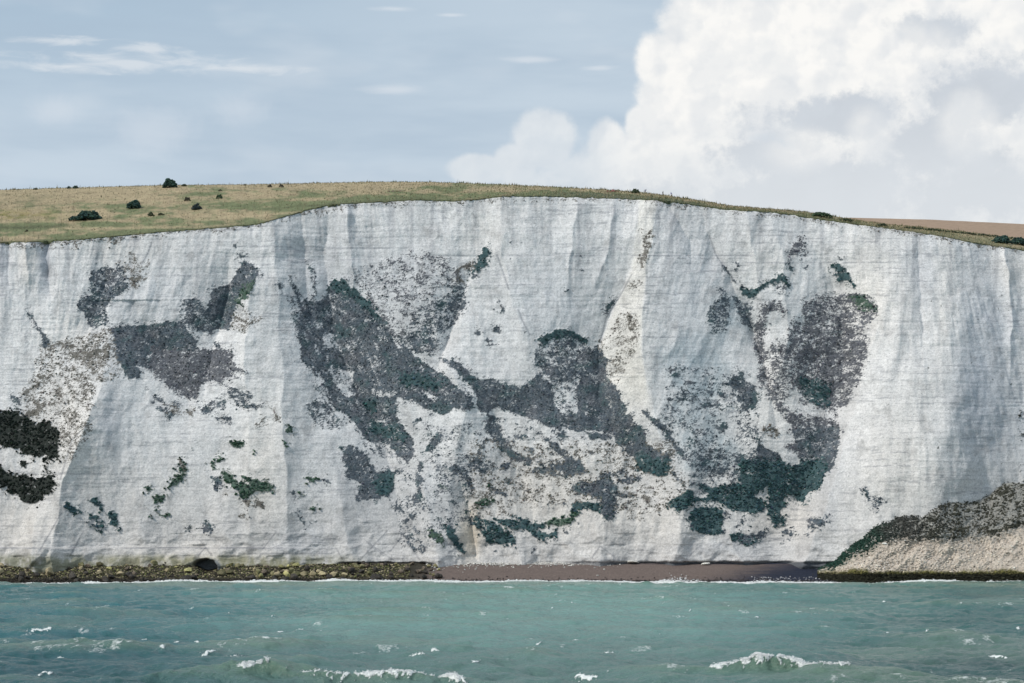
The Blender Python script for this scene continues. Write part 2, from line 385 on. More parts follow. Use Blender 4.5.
v(1, SL, .9, A, -5,530,170,520,240,600,300,690,-5,690)
v(5, SL, .9, A, 495,130,530,148,560,130,545,162,520,160)
v(5, SL, .9, A, 475,85,495,80,492,107,478,102)
v(6, SL, .42, A, 690,285,760,320,800,380,870,480,880,560,830,520,770,400,720,310)
v(6, SL, .62, A, 780,240,820,310,860,400,900,380,960,400,1030,340,1030,690,860,690,810,500,880,540,870,480,790,310)
v(6, SL, .6, A, 872,165,890,170,945,245,948,400,932,400,928,250)
v(1, SL, .85, A, 370,640,430,690,370,690)
A = (150, 350)
v(1, PU, .88, A, -5,-5,470,-5,480,90,540,120,530,140,440,150,400,190,350,170,290,200,270,290,200,270,120,230,80,170,-5,120)
v(5, SL, .72, A, 300,320,350,290,430,280,440,330,370,340,320,370,290,360)
v(5, SL, .65, A, 420,200,480,220,560,230,600,270,550,300,620,310,660,300,620,335,560,340,510,320,450,270)
v(5, SL, .8, A, 360,376,470,378,465,402,440,397,360,390)
v(1, BR, .6, A, 90,300,150,310,170,340,240,340,250,370,180,370,100,350)
v(1, SL, .6, A, 0,250,40,300,80,350,60,360,20,320)
v(4, GR, .95, A, 450,513,540,516,535,558,490,552,460,537)
v(5, BR, .55, A, 600,420,670,370,660,400,610,432)
v(5, BR, .5, A, 640,288,700,315,745,400,730,402,690,335)
for p in ([380,593,412,595,410,608,380,606],[375,617,412,615,412,643,378,643],[165,630,205,630,205,690,165,690],[310,638,330,640,325,652],[750,505,780,540,770,548,752,520],[225,543,262,552,258,560],[580,560,612,563,608,572],[350,620,370,640,372,683,362,683]): v(4, GR, .8, A, *p)
v(4, GR, .85, A, 770,440,800,430,822,470,790,468)
v(6, SL, .52, A, 880,0,1030,0,1030,450,980,440,890,360,900,300,960,290,940,200,900,120,850,50)
A = (150, 460)
for p, k, c in (([165,5,205,10,200,50,170,45], BR, .8), ([160,90,195,70,190,92,150,132,100,172,110,130], GR, .9), ([340,95,400,95,410,130,380,175,355,170,370,130], SL, .85),
    ([405,70,440,70,510,130,570,140,560,110,520,95,545,90,600,115,690,130,705,160,680,180,600,180,560,215,510,210,510,170,430,130], GR, .92), ([530,225,575,225,575,257,540,264], BR, .95),
    ([590,218,660,258,650,274,610,267], BR, .95), ([505,305,545,305,545,330,510,335], BR, .55), ([255,385,350,365,350,395,300,420,290,395], SL, .75), ([190,385,235,370,230,395,200,400], SL, .65),
    ([420,188,447,190,440,207], BR, .9), ([865,90,940,103,930,132,900,113], GR, .95), ([985,106,1022,113,1015,132], SL, .95), ([820,288,880,348,887,372,860,347,822,305], SL, .9),
    ([808,170,827,180,827,230,815,228], SL, .65), ([905,265,952,273,935,292], GR, .98), ([915,343,952,350,930,364], SL, .98), ([840,178,887,178,850,197], GR, .75)): v(4, k, c, A, *p)
A = (300, 230)
v(6, SL, .86, A, 170,280,200,290,260,285,340,370,420,440,480,510,550,620,560,690,-5,690,-5,400,80,410,140,390,160,340)
v(6, SL, .35, A, 130,590,200,590,210,690,130,690)
v(6, TE, 1, A, 170,285,260,288,400,420,470,510,430,510,330,410,260,370,180,340)
v(7, PU, .30, A, 330,200,640,120,860,160,950,330,920,440,850,560,780,690,560,690,500,550,380,390,290,270)
v(7, SL, .50, A, 700,430,940,330,930,420,860,550,760,640,640,690,600,640,640,500)
v(7, SL, .7, A, 560,600,800,620,760,690,560,690)
v(7, BR, .97, A, 880,240,930,200,990,195,1024,210,1024,230,960,215,910,225,880,270,920,280,900,300,875,270)
v(7, SL, .85, A, 980,240,1005,250,990,277)
v(7, SL, .9, A, 975,580,1000,570,1030,575,1030,592)
A = (300, 350)
v(6, SL, .90, A, 0,-5,600,-5,700,60,800,130,900,220,980,270,970,340,880,330,820,370,720,330,640,290,590,280,560,250,540,380,640,500,650,620,620,640,560,600,500,540,380,510,300,400,200,330,150,200,90,100,0,60)
v(6, SL, .30, A, 170,80,300,130,310,260,260,270,190,180)
v(6, SL, .3, A, 410,220,490,240,540,220,550,280,520,262,420,258)
v(6, SL, .05, A, 710,238,780,270,760,287)
v(6, SL, .1, A, 610,30,680,80,640,80)
v(6, TE, 1, A, 560,120,700,130,820,200,800,240,700,210,570,200)
v(6, TE, 1, A, 350,280,430,280,430,370,390,370)
v(6, TE, .95, A, 380,400,560,430,620,500,520,510,380,460)
v(6, SL, .48, A, 60,100,200,370,260,430,200,440,150,460,60,400,40,310,110,320,90,220)
v(6, SL, .82, A, 220,550,290,540,390,600,400,650,420,690,270,690,250,610)
v(6, SL, .5, A, 330,520,500,520,480,550,540,600,430,590,380,560)
v(8, SL, .8, A, 780,40,870,60,930,110,1030,170,1030,230,960,200,900,130,810,70)
v(8, SL, .75, A, 650,400,690,385,692,410,662,430,652,472)
v(8, SL, .9, A, 750,510,800,470,802,490,750,590,710,580,730,540)
v(8, SL, .9, A, 955,427,972,427,968,436)
v(8, SL, .85, A, 860,640,940,660,1030,620,1030,690,870,690)
v(8, SL, .8, A, 670,650,700,650,700,690,670,690)
A = (300, 460)
v(6, SL, .9, A, 270,-5,400,-5,440,70,550,60,540,150,500,210,370,230,330,210,335,130,290,100,265,40)
v(6, TE, 1, A, 430,100,545,70,540,150,490,200,420,180)
for p, k, c in (([305,195,345,195,345,232,310,232], SL, .9), ([660,80,690,90,700,130,670,140,690,190,680,240,650,260,640,200,670,170,650,110], SL, .75), ([670,20,700,20,695,60,675,50], SL, .85),
    ([540,225,555,270,547,330,538,260], SL, .65), ([580,350,600,330,622,340,590,372], SL, .75), ([580,420,620,440,622,470,590,452], SL, .85), ([620,300,660,310,650,342,630,337], SL, .75), ([770,140,827,150,790,167], GR, .9),
    ([660,430,700,470,722,530,700,522], SL, .65), ([720,390,790,400,820,450,810,480,740,450], GR, .8), ([800,380,880,380,890,430,940,520,920,532,860,470,830,420], TE, .9), ([820,310,880,330,870,380,800,380], SL, .4),
    ([830,230,890,230,880,262], SL, .65), ([860,15,940,50,960,70,940,90,990,120,1000,190,970,160,930,90,870,50], SL, .9), ([970,10,1020,20,1010,60,960,70], SL, .9), ([935,270,955,280,945,305,930,300], GR, .95),
    ([935,230,955,235,950,255], GR, .95), ([995,240,1030,240,1030,265,1000,267], SL, .85), ([960,330,1030,300,1030,370,970,370], SL, .75)): v(8, k, c, A, *p)
v(8, SL, .16, A, 560,60,860,60,900,330,700,520,560,480)
A = (450, 230)
v(7, TE, .9, A, 195,95,215,95,215,130,205,210,170,222,130,240,125,210,150,200,155,160)
v(7, BR, .95, A, 20,240,60,205,120,190,130,210,60,220,30,260,80,290,90,310,40,280)
v(7, SL, .68, A, -5,300,90,330,90,420,60,480,20,550,-5,560)
for p in ([245,545,290,560,290,588,262,580],[130,578,175,570,178,595,140,595],[285,430,302,430,300,475,287,475],[200,615,230,617,228,637,205,635],[230,635,265,640,262,658,235,655],[345,65,358,65,356,80],[270,390,278,390,276,420],[430,570,445,572,440,590],
          [385,60,410,70,405,80],[345,160,360,162,358,178],[735,148,745,150,742,160],[788,132,802,134,798,142],[655,335,680,335,665,348],[742,222,758,224,752,236]): v(7, SL, .85, A, *p)
v(9, SL, .55, A, 500,650,600,600,700,600,780,650,830,690,500,690)
v(9, TE, .97, A, 496,622,600,573,695,568,785,635,770,650,680,605,600,615,530,655)
v(9, SL, 1, A, 945,395,918,440,886,484,878,460,910,408)
v(10, BR, .72, A, 960,490,980,500,930,580,910,560)
v(10, BR, .32, A, 900,620,960,500,1030,480,1030,690,850,690)
v(9, SL, .9, A, 820,660,880,650,870,690,820,690)
A = (450, 350)
v(9, SL, .70, A, 470,-5,860,-5,780,110,720,200,600,160,540,140,480,60)
v(9, SL, .96, A, 0,50,50,70,160,170,240,170,400,215,440,180,500,130,570,180,590,300,640,360,860,370,960,460,1000,600,930,500,860,460,700,460,640,440,600,460,500,400,420,380,340,350,260,320,220,360,150,330,160,280,120,200,40,120,0,90)
v(9, SL, .93, A, 760,120,860,-5,890,80,900,140,960,240,1000,340,1030,400,1030,600,960,480,850,400,720,370,720,230)
v(8, SL, .85, A, -5,190,60,220,110,270,140,340,110,340,60,310,-5,320)
v(8, SL, .78, A, 210,360,300,400,270,440,300,510,350,540,380,590,460,600,470,650,430,660,340,620,290,570,250,500,210,460)
v(8, SL, .85, A, 150,590,180,520,220,490,190,560,170,600)
v(8, SL, .65, A, 120,620,200,600,250,690,120,690,-5,690,-5,640,60,660)
for p in ([360,475,440,490,430,502,370,492],[600,480,640,460,665,490,640,510],[540,500,600,520,690,600,780,690,690,690,640,600,560,540],[760,470,890,480,900,510,790,512],[780,570,820,575,812,607],[430,545,482,560,470,595,450,590],[500,635,540,650,500,655],[560,640,640,640,640,690,570,690],[480,660,560,660,560,690,480,690]): v(9, SL, .9, A, *p)
v(9, BR, .42, A, 860,620,1030,610,1030,665,900,655)
v(9, SL, .10, A, 300,420,1000,460,1000,640,420,640)
A = (450, 460)
v(9, SL, .93, A, 470,50,600,70,640,90,620,60,640,-5,740,-5,770,70,690,100,560,90,480,80)
for p, k, c in (([100,-5,170,-5,160,60,120,70,110,30], SL, .85), ([0,10,80,50,130,120,140,190,110,150,60,80,10,40], SL, .8), ([200,0,250,10,250,60,220,30], SL, .65), ([290,10,350,20,340,52,290,50], SL, .85),
    ([310,100,345,120,332,142,310,130], SL, .92), ([210,115,240,130,215,150], GR, .75), ([240,150,280,180,330,188,320,207,280,212,240,170], SL, .92), ([145,255,180,220,240,225,240,250,180,262,150,267], GR, .85),
    ([130,320,180,320,240,350,300,390,370,430,370,475,220,480,180,400,140,370], TE, .88), ([240,330,440,340,460,360,530,360,540,390,480,390,560,420,620,380,600,420,540,460,470,430,440,400,370,390,260,350], TE, .93),
    ([545,345,580,330,660,340,690,300,715,290,717,320,670,372,600,372,555,367], GR, .98), ([690,250,720,230,850,240,870,280,920,260,975,243,962,262,940,280,930,335,870,330,850,300,780,280,700,280], TE, .96),
    ([720,130,850,110,900,90,960,160,970,190,930,210,880,220,740,200,700,180,680,170], SL, .9), ([950,110,1030,90,1030,130,960,132], SL, .75), ([970,188,1030,188,1030,207,975,207], SL, .85),
    ([830,68,900,80,1030,58,1030,82,900,100], SL, .6)): v(11, k, c, A, *p)
for x, y, w, h in ((660,415,12,18),(597,457,10,9),(733,369,18,5),(650,255,12,6),(442,172,13,9),(420,188,9,6),(560,250,9,6),(412,243,8,6),(595,262,8,6),(470,508,14,7),(528,274,16,3),(345,250,6,5),(262,518,10,7),(1000,240,10,8),(605,225,5,5),(437,222,7,5)):
    v(11, SL, .95, A, x-w,y, x,y-h, x+w,y, x,y+h)
A = (600, 230)
v(10, BR, .65, A, 250,60,290,70,290,90,250,180,220,250,230,140)
v(10, BR, .4, A, 230,0,300,0,290,60,250,50)
v(10, BR, .48, A, 190,290,230,280,220,320,180,350)
v(10, BR, .65, A, 100,500,130,495,80,580,60,570)
v(10, BR, .30, A, 10,620,230,480,210,640,140,690,0,690)
v(13, ST, .72, A, 400,690,470,590,620,580,640,400,740,360,860,420,880,560,720,560,740,690)
v(13, SL, .75, A, 698,198,715,210,742,250,782,300,770,307,738,272)
v(13, SL, .7, A, 765,160,790,200,775,250,765,240)
v(13, TE, .96, A, 790,325,850,345,920,320,960,290,1030,250,1030,280,960,312,900,352,872,372,872,397,800,362)
v(13, SL, .60, A, 600,470,650,400,740,370,740,450,720,560,640,600,620,520)
v(13, SL, .68, A, 750,370,840,420,872,530,872,560,820,540,780,470)
v(13, PU, .8, A, 880,540,930,420,1000,395,1030,420,1030,445,960,480,930,580,930,690,880,690,880,600)
v(13, SL, .5, A, 660,320,740,350,700,362)
v(13, PU, .42, A, 980,320,1030,310,1030,370,970,350)
A = (600, 350)
v(13, ST, .78, A, 330,-5,730,-5,740,130,720,190,640,290,720,450,860,690,480,690,430,430,380,290,470,280,360,100)
for p, c in (([470,173,545,178,535,197,480,202], .92), ([395,140,450,128,462,150,420,157], .85), ([360,98,400,103,455,110,400,127], .75), ([380,268,430,285,545,268,570,290,400,297], .6), ([560,300,680,308,680,332,580,337], .8),
    ([400,328,462,328,452,352,400,347], .7), ([590,228,655,238,640,262], .85), ([675,243,712,240,707,277,680,277], .92), ([650,440,720,418,735,450,680,477], .88), ([500,440,612,450,600,490,520,480], .58), ([500,508,602,508,560,542,500,542], .65),
    ([470,215,500,270,495,285,485,270], .9)): v(13, SL, c, A, *p)
v(13, SL, .22, A, 380,280,760,280,860,560,480,560)
v(13, SL, .92, A, 720,190,760,140,820,125,840,180,880,200,900,300,870,340,790,340,780,230,740,200)
v(13, SL, .58, A, 470,600,560,560,700,560,800,600,870,560,880,690,560,690,480,640)
v(10, SL, .78, A, 230,330,270,340,340,410,420,470,440,550,482,580,470,602,400,560,350,450,250,370)
v(10, BR, .5, A, 230,520,420,520,430,690,300,640)
v(9, SL, .97, A, 0,0,40,60,50,180,110,260,140,330,200,420,260,460,270,540,390,600,400,690,200,690,200,640,140,560,120,500,0,440)
v(9, TE, .97, A, 220,600,390,620,400,690,200,690)
v(9, SL, .7, A, 0,480,100,480,90,502,0,512)
v(10, BR, .28, A, 50,0,180,0,110,200,50,130)
v(9, BR, .42, A, 0,640,60,620,200,600,180,690,0,690)
v(14, SL, .98, A, 900,500,940,560,1030,600,1030,690,870,690,890,600)
v(14, BR, .75, A, 900,80,960,90,1000,130,980,160,920,140)
v(14, BR, .75, A, 960,450,990,430,1012,480,980,482)
A = (600, 460)
v(9, TE, .97, A, 200,-5,390,-5,400,70,340,100,270,80,200,60)
v(9, SL, .78, A, 390,60,430,70,492,150,482,162,430,100)
v(11, SL, .75, A, 80,120,200,90,260,100,180,140,100,132)
v(11, SL, .9, A, 0,70,60,100,110,170,90,240,120,250,90,280,70,335,0,320)
v(11, SL, .85, A, 90,193,190,188,180,212,100,212)
v(11, BR, .75, A, 240,210,290,220,280,252)
v(14, TE, .96, A, 370,240,490,180,510,160,540,210,580,220,620,190,560,170,560,130,680,150,860,130,850,60,860,-5,1030,-5,1030,150,960,200,940,160,880,190,930,230,940,270,880,290,760,300,700,260,650,230,570,240,510,240,490,270,440,290)
v(14, TE, 1, A, 530,280,600,270,680,260,700,330,690,420,620,430,520,400,510,330)
v(14, SL, .75, A, 470,300,510,350,520,392,490,352)
v(14, SL, .55, A, 690,290,740,320,700,352)
v(14, TE, 1, A, 730,415,890,415,922,430,860,487,800,482,740,442)
v(14, SL, .75, A, 900,420,950,400,952,420,910,442)
v(14, TE, .9, A, 950,180,1030,180,1030,360,980,350,960,280)
for x, y, w, h in ((818,346,18,14),(778,372,13,12),(855,380,15,10),(700,410,22,16),(525,130,16,9),(337,300,7,8),(542,92,18,12),(415,92,9,10)): v(14, SL, .8, A, x-w,y, x,y-h, x+w,y, x,y+h)
v(13, SL, .58, A, 560,0,640,0,660,60,760,60,800,80,760,100,640,80,620,40)
A = (740, 230)
v(15, PU, .72, A, 350,25,385,90,390,160,340,150,310,140,270,140,290,100,330,60)
v(15, SL, .5, A, 270,170,300,250,250,230)
v(15, SL, .9, A, 368,208,392,208,380,224)
v(15, TE, .78, A, 500,195,580,190,640,280,657,342,620,300,560,290,550,240)
v(15, SL, .8, A, 560,150,580,150,575,178)
v(15, TE, .95, A, 0,330,60,345,160,290,240,248,292,332,270,332,240,290,180,302,120,332,72,392,40,352)
v(15, SL, .5, A, 180,330,250,320,272,370,200,372)
v(15, PU, .74, A, 350,410,520,370,570,370,650,350,700,380,780,420,790,480,700,560,740,640,720,690,280,690,260,560,330,500,380,560,340,450)
v(15, PU, .30, A, 600,490,680,480,690,560,600,560)
v(15, GR, .88, A, 620,360,700,380,790,440,740,450,660,440)
v(15, PU, .82, A, 90,540,120,440,160,400,230,410,262,470,250,482,210,442,160,482,130,560,130,690,90,690)
v(15, PU, .65, A, 170,640,240,630,240,690,170,690)
A = (740, 350)
v(15, PU, .76, A, 110,-5,720,-5,690,160,650,240,610,320,430,325,350,290,320,200,240,120,200,200,240,300,290,350,460,380,560,410,570,540,520,560,520,640,490,690,330,690,350,600,250,560,260,530,310,510,290,440,150,250,110,130)
v(15, PU, .64, A, 110,0,330,0,330,200,240,300,150,240)
v(15, TE, .80, A, 330,150,510,190,510,310,430,320,350,260)
v(15, SL, .85, A, 300,440,560,430,560,540,520,690,340,690,330,560)
v(15, PU, .35, A, 440,330,560,330,560,400,480,412)
v(14, BR, .75, A, 130,430,210,470,200,492,150,462)
v(13, SL, .85, A, 0,130,70,200,90,330,0,330)
v(13, SL, .38, A, 0,340,100,350,100,500,60,690,0,690)
v(14, SL, .98, A, 100,510,130,560,220,600,270,660,340,650,330,665,250,690,80,690)
A = (740, 460)
v(14, TE, .95, A, 0,0,240,0,500,0,480,100,460,150,390,190,360,250,330,240,300,200,260,200,260,270,200,300,190,340,260,340,250,362,200,367,160,300,160,240,190,200,150,160,100,170,70,200,0,290)
v(14, SL, 0, A, 250,-5,350,-5,330,27,260,22)
v(14, SL, .1, A, 215,10,282,70,265,82,230,60)
v(14, TE, .97, A, 0,220,110,220,145,250,120,290,60,302,0,292)
for p, c in (([375,345,400,330,492,350,480,372,430,372], .97), ([390,365,442,390,420,410], .85), ([475,310,522,328,500,337], .95), ([220,393,280,400,312,415,300,432,260,427], .95), ([290,376,310,378,308,397,292,395], .95), ([350,420,402,418,400,442,380,440], .6),
    ([0,415,90,415,150,400,152,425,70,460,0,487], .92), ([230,462,250,458,250,477], .9), ([690,150,720,168,752,230,802,290,780,302,730,222], .68), ([760,208,822,223,790,272,765,262], .6)): v(14, SL, c, A, *p)

v(11, BR, .22, (0, 0), *[t_ * 5.689 for t_ in (470, 440, 660, 445, 700, 500, 640, 520, 560, 500, 470, 520)])
v(9, SL, .38, (0, 0), *[t_ * 5.689 for t_ in (540, 372, 590, 372, 585, 418, 552, 412)])
v(8, SL, .22, (0, 0), *[t_ * 5.689 for t_ in (425, 425, 520, 425, 560, 470, 520, 500, 430, 530, 405, 540)])
v(13, SL, .22, (0, 0), *[t_ * 5.689 for t_ in (668, 365, 750, 372, 765, 480, 700, 500, 660, 430)])
for x0_ in range(0, 1024, 60):
    a_, b_ = float(edge_py(x0_)), float(edge_py(x0_ + 60)); v(12, BR, .20 if 300 < x0_ else .36, (0, 0), *[t_ * 5.689 for t_ in (x0_, a_ - 1, x0_ + 60, b_ - 1, x0_ + 60, b_ + 3.6, x0_, a_ + 3.6)])
def raster():
    S = 2; Wd, Hd = 1024 * S, 420 * S; y0 = 190
    cov = np.zeros((Hd, Wd)); kind = np.zeros((Hd, Wd), int); grp = np.full((Hd, Wd), -1)
    STM = np.zeros((Hd, Wd))
    for g, k, c, o, p in V:
        P = np.stack([o[0] + p[:, 0] / 5.689, o[1] + p[:, 1] / 5.689], 1)
        Q = np.stack([P[:, 0] * S, (P[:, 1] - y0) * S], 1)
        x0, y0_ = np.floor(Q.min(0)).astype(int) - 1; x1, y1 = np.ceil(Q.max(0)).astype(int) + 1
        x0, y0_ = max(0, x0), max(0, y0_); x1, y1 = min(Wd - 1, x1), min(Hd - 1, y1)
        if x1 <= x0 or y1 <= y0_: continue
        gx, gy = np.meshgrid(np.arange(x0, x1 + 1) + .5, np.arange(y0_, y1 + 1) + .5)
        ins = np.zeros(gx.shape, bool); n = len(Q)
        for i in range(n):
            ax, ay = Q[i]; bx, by = Q[(i + 1) % n]
            if ay == by: continue
            cr = ((ay > gy) != (by > gy)) & (gx < (bx - ax) * (gy - ay) / (by - ay) + ax)
            ins ^= cr
        sl = (slice(y0_, y1 + 1), slice(x0, x1 + 1))
        if k == ST: STM[sl][ins] = c; continue
        if c in (.16, .10, .22, .38): ins = ins & (cov[sl] < c)
        cov[sl][ins] = c; kind[sl][ins] = k; grp[sl][ins] = g
    for _ in range(2):                       # soften the outline a little
        cov[1:-1, 1:-1] = (cov[1:-1, 1:-1] * 2 + cov[:-2, 1:-1] + cov[2:, 1:-1] + cov[1:-1, :-2] + cov[1:-1, 2:]) / 6
    wide = cov.copy()
    for d in (2, 4, 7):
        wide = (wide + np.roll(wide, d, 0) + np.roll(wide, -d, 0) + np.roll(wide, d, 1) + np.roll(wide, -d, 1)) / 5
    cov = np.maximum(cov * .94 + .06 * wide + .34 * (1 - wide) * sst(cov, .45, .8), wide * .40)
    cov = np.where(kind == PU, cov * .45 + wide * .55, cov)
    # spread ids outward so softened borders have a kind
    for _ in range(14):
        for dy, dx in ((0, 1), (0, -1), (1, 0), (-1, 0)):
            g2 = np.roll(grp, (dy, dx), (0, 1)); k2 = np.roll(kind, (dy, dx), (0, 1)); e = (grp < 0) & (g2 >= 0)
            grp[e] = g2[e]; kind[e] = k2[e]
    for d in (2, 4, 6, 9): STM = (STM + np.roll(STM, d, 0) + np.roll(STM, -d, 0) + np.roll(STM, d, 1) + np.roll(STM, -d, 1)) / 5
    return cov, kind, grp, S, STM
COV, KIND, GRP, RS, STM = raster()
def vegetation(px, py):
    q = refl(px)
    wx = q + 3.6 * fbm(q * .075, py * .075, 1.7, 4, .7) + 2.6 * perlin(q * .24, py * .30, 18.4); wy = py + 3.2 * fbm(q * .075, py * .075, 9.4, 4, .7) + 2.2 * perlin(q * .24, py * .30, 28.4)
    ix = np.clip((wx * RS).astype(int), 0, COV.shape[1] - 1); iy = np.clip(((wy - 190) * RS).astype(int), 0, COV.shape[0] - 1)
    c = COV[iy, ix]; g = GRP[iy, ix]
    jx = np.clip(((wx + 5 * perlin(q * .35, py * .4, 61.4) + 3 * perlin(q * 1.1, py * 1.3, 62.4)) * RS).astype(int), 0, COV.shape[1] - 1)
    jy = np.clip(((wy - 190 + 5 * perlin(q * .35, py * .4, 63.4) + 3 * perlin(q * 1.1, py * 1.3, 64.4)) * RS).astype(int), 0, COV.shape[0] - 1)
    kj = KIND[jy, jx]; kn = KIND[iy, ix]; k = np.where((GRP[jy, jx] >= 0) & (COV[jy, jx] > .1) & (kj != ST) & (kn != ST), kj, kn)
    # clumps lie along the chalk ledges; in the long gully they run down the slope instead
    e = q - .55 * py; a_ = sst(1 - np.abs(q - 345 - (py - 400) * .25) / 90, 0, .5)
    c1 = perlin(q * .17 + py * .05, py * .36 - q * .06, 4.4); c2 = perlin(e * .30, (py + q * .4) * .07, 14.4)
    n = .42 * (c1 * (1 - a_) + 1.2 * c2 * a_) + .42 * perlin(q * .42, py * .72, 8.8) + .50 * perlin(q * .80, py * 1.15, 2.8) + .55 * perlin(q * 1.5, py * 1.9, 12.8)
    c = np.clip(c + (c > .02) * (.50 * fbm(q * .05, py * .07, 6.1, 2, .6) + .62 * fbm((q - .3 * py) * .13, py * .17, 16.1, 3, .6) + .05) * np.clip(1.45 - c, np.where(np.isin(k, (TE, BK)), .35, .55), 1) + .035 + .12 * (KIND[iy, ix] == ST), 0, 1.03)
    u = uni(n, .34)
    m = sst(c - u, -.06, .11) * (c > .01)
    return m, k, g, c
# ------------------------------------------------------------------ cliff mesh
def cliff():
    xs = np.concatenate([np.linspace(-420, -150, 170, endpoint=False), np.linspace(-150, 150, 1320, endpoint=False), np.linspace(150, 420, 171)])
    nr = 500; t = np.linspace(0, 1, nr)
    Ytop = np.full(xs.shape, 532.0); Z = np.full(xs.shape, 100.0)
    for _ in range(6):
        px, _py = proj(xs, Ytop, Z); ep = edge_py(px) + 1.0 * fbm(px * .08, 0, 4.1, 4, .6) * 1.2
        Ytop = 507 + base_setback(Z) + cliff_R(px, ep)
        a, b = ray(px, ep); Z = CH + b * Ytop
    X = np.broadcast_to(xs, (nr, len(xs))).copy(); ZZ = -2 + (Z[None] + 2) * t[:, None]
    Yb = 507 + base_setback(ZZ)
    px, py = proj(X, Yb, ZZ)
    py = np.maximum(py, 0); Y = Yb + 0
    Rr = cliff_R(px, py)
    w = sst(t[:, None], .985, 1.0)
    Y = Yb - Rr
    # keep the rim consistent with the value used to place the edge
    return X, Y, ZZ, xs, Z, t
def build_cliff():
    global RIM
    xs = np.concatenate([np.linspace(-420, -150, 170, endpoint=False), np.linspace(-150, 150, 1320, endpoint=False), np.linspace(150, 420, 171)])
    nr = 500; t = np.linspace(0, 1, nr)
    Ztop = np.full(xs.shape, 100.0); Yt = np.full(xs.shape, 532.0)
    for _ in range(8):
        px, _q = proj(xs, Yt, Ztop)
        ep = edge_py(px) + 1.9 * fbm(px * .10, 0, 4.1, 6, .72)
        pb, pyb = proj(xs, 507 + base_setback(Ztop), Ztop)
        Yt = 507 + base_setback(Ztop) - cliff_R(pb, pyb)
        a, b = ray(px, ep); Ztop = CH + b * Yt
    X = np.broadcast_to(xs, (nr, len(xs))).copy(); Z = -2 + (Ztop[None] + 2) * t[:, None]
    Yb = 507 + base_setback(Z); pb, pyb = proj(X, Yb, Z)
    Y = Yb - cliff_R(pb, pyb)
    px, py = proj(X, Y, Z); q = refl(px)
    m, k, g, c = vegetation(px, py)
    m = m * sst(py - edge_py(px), 0, 1.5)
    # cover stands proud of the rock
    Y = Y - m * (k != ST) * np.where(np.isin(k, (TE, GR, BK)), .30, .10) * (.5 + .6 * (.5 + .5 * perlin(px * .5, py * .6, 3.9)))
    # ---- rock colour and stains, with sunlit warm and shaded cool faces painted in
    n1 = fbm(q * .012, py * .014, 3.1, 4); n2 = fbm(q * .05, py * .012, 6.3, 4); n3 = fbm(q * .25, py * .35, 2.1, 4, .6); n4 = fbm(q * .10, py * .08, 7.9, 4, .6)
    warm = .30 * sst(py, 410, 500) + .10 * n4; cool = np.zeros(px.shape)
    def z(x, y, rx, ry, dst, a, p=2.0):
        d = ((np.abs(q - x) / rx) ** p + (np.abs(py - y) / ry) ** p); dst += a * np.exp(-d * 1.2)
    for args in ((70, 420, 40, 70, .9), (262, 470, 22, 80, .9), (125, 250, 45, 20, .5), (30, 262, 14, 22, .9), (70, 330, 30, 26, .6), (640, 300, 18, 120, .3), (625, 400, 25, 90, .5), (870, 290, 34, 60, 1.0), (945, 300, 16, 90, .6),
                 (905, 450, 45, 90, .7), (1010, 270, 20, 30, .8), (480, 235, 30, 30, .5), (530, 500, 60, 40, .8), (640, 520, 90, 35, .7), (470, 530, 12, 24, 2.4), (780, 520, 30, 22, 1.0), (30, 530, 40, 30, .7), (190, 555, 80, 20, .8), (775, 400, 26, 50, .7),
                 (770, 260, 24, 26, .5), (590, 460, 60, 26, .7), (745, 440, 40, 60, .3)): z(*args[:4], warm, args[4])
    for args in ((320, 290, 32, 90, .8), (345, 480, 60, 60, .45), (110, 420, 16, 40, .9), (45, 262, 7, 26, 1.8), (4, 262, 9, 26, 1.0), (990, 330, 34, 90, .9), (925, 270, 12, 50, .8), (975, 400, 24, 60, .9), (560, 300, 70, 60, .45), (690, 280, 40, 70, .45),
                 (150, 300, 60, 50, .45), (395, 280, 50, 40, .4), (830, 480, 14, 60, .5), (690, 370, 30, 40, .5), (300, 540, 40, 18, .5), (735, 548, 60, 10, .6), (430, 500, 40, 40, .5), (1000, 430, 40, 60, .6)): z(*args[:4], cool, args[4])
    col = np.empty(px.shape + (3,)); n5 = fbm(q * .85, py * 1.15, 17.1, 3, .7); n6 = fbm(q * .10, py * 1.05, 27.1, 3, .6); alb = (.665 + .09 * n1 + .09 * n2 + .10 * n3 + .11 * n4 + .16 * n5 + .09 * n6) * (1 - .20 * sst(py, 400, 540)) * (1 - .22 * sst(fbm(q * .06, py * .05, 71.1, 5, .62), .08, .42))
    alb = alb * (1 - .19 * cool.clip(0, 1.3)) + .035 * warm.clip(0, 1)  # shaded faces dimmed and sunlit ones lifted in the albedo
    for i, (w_, c_, n_) in enumerate(zip((1.03, .97, .91), (.965, .985, 1.035), (1.0, .98, .972))):
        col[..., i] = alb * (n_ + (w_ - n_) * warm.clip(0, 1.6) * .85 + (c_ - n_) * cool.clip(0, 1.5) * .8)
    chx = np.interp(py, [198, 240, 300, 350, 420], [658, 651, 643, 641, 652]); chl = np.interp(py, [198, 230, 270, 310, 345, 420], [640, 636, 632, 614, 600, 606])
    ch = (sst(q - chl, -2, 2) * sst(chx - q, -1.5, 1.5) * (1 - sst(py, 380, 430)))[..., None] * .55; col = col * (1 - ch) + col * ch * np.array([1.13, 1.10, 1.02])  # sunlit strip of the chute brightened in the colour
    # grey weathering streaks hanging from the brink
    sk = sst(fbm(q * .11, py * .007, 11.1, 4, .6), .02, .40) * (1 - sst(py - edge_py(px), 20, 120)) * .24
    bz = py + 2.2 * fbm(q * .010, py * .01, 5.5, 3) + .5 * fbm(q * .06, py * .02, 5.9, 3)
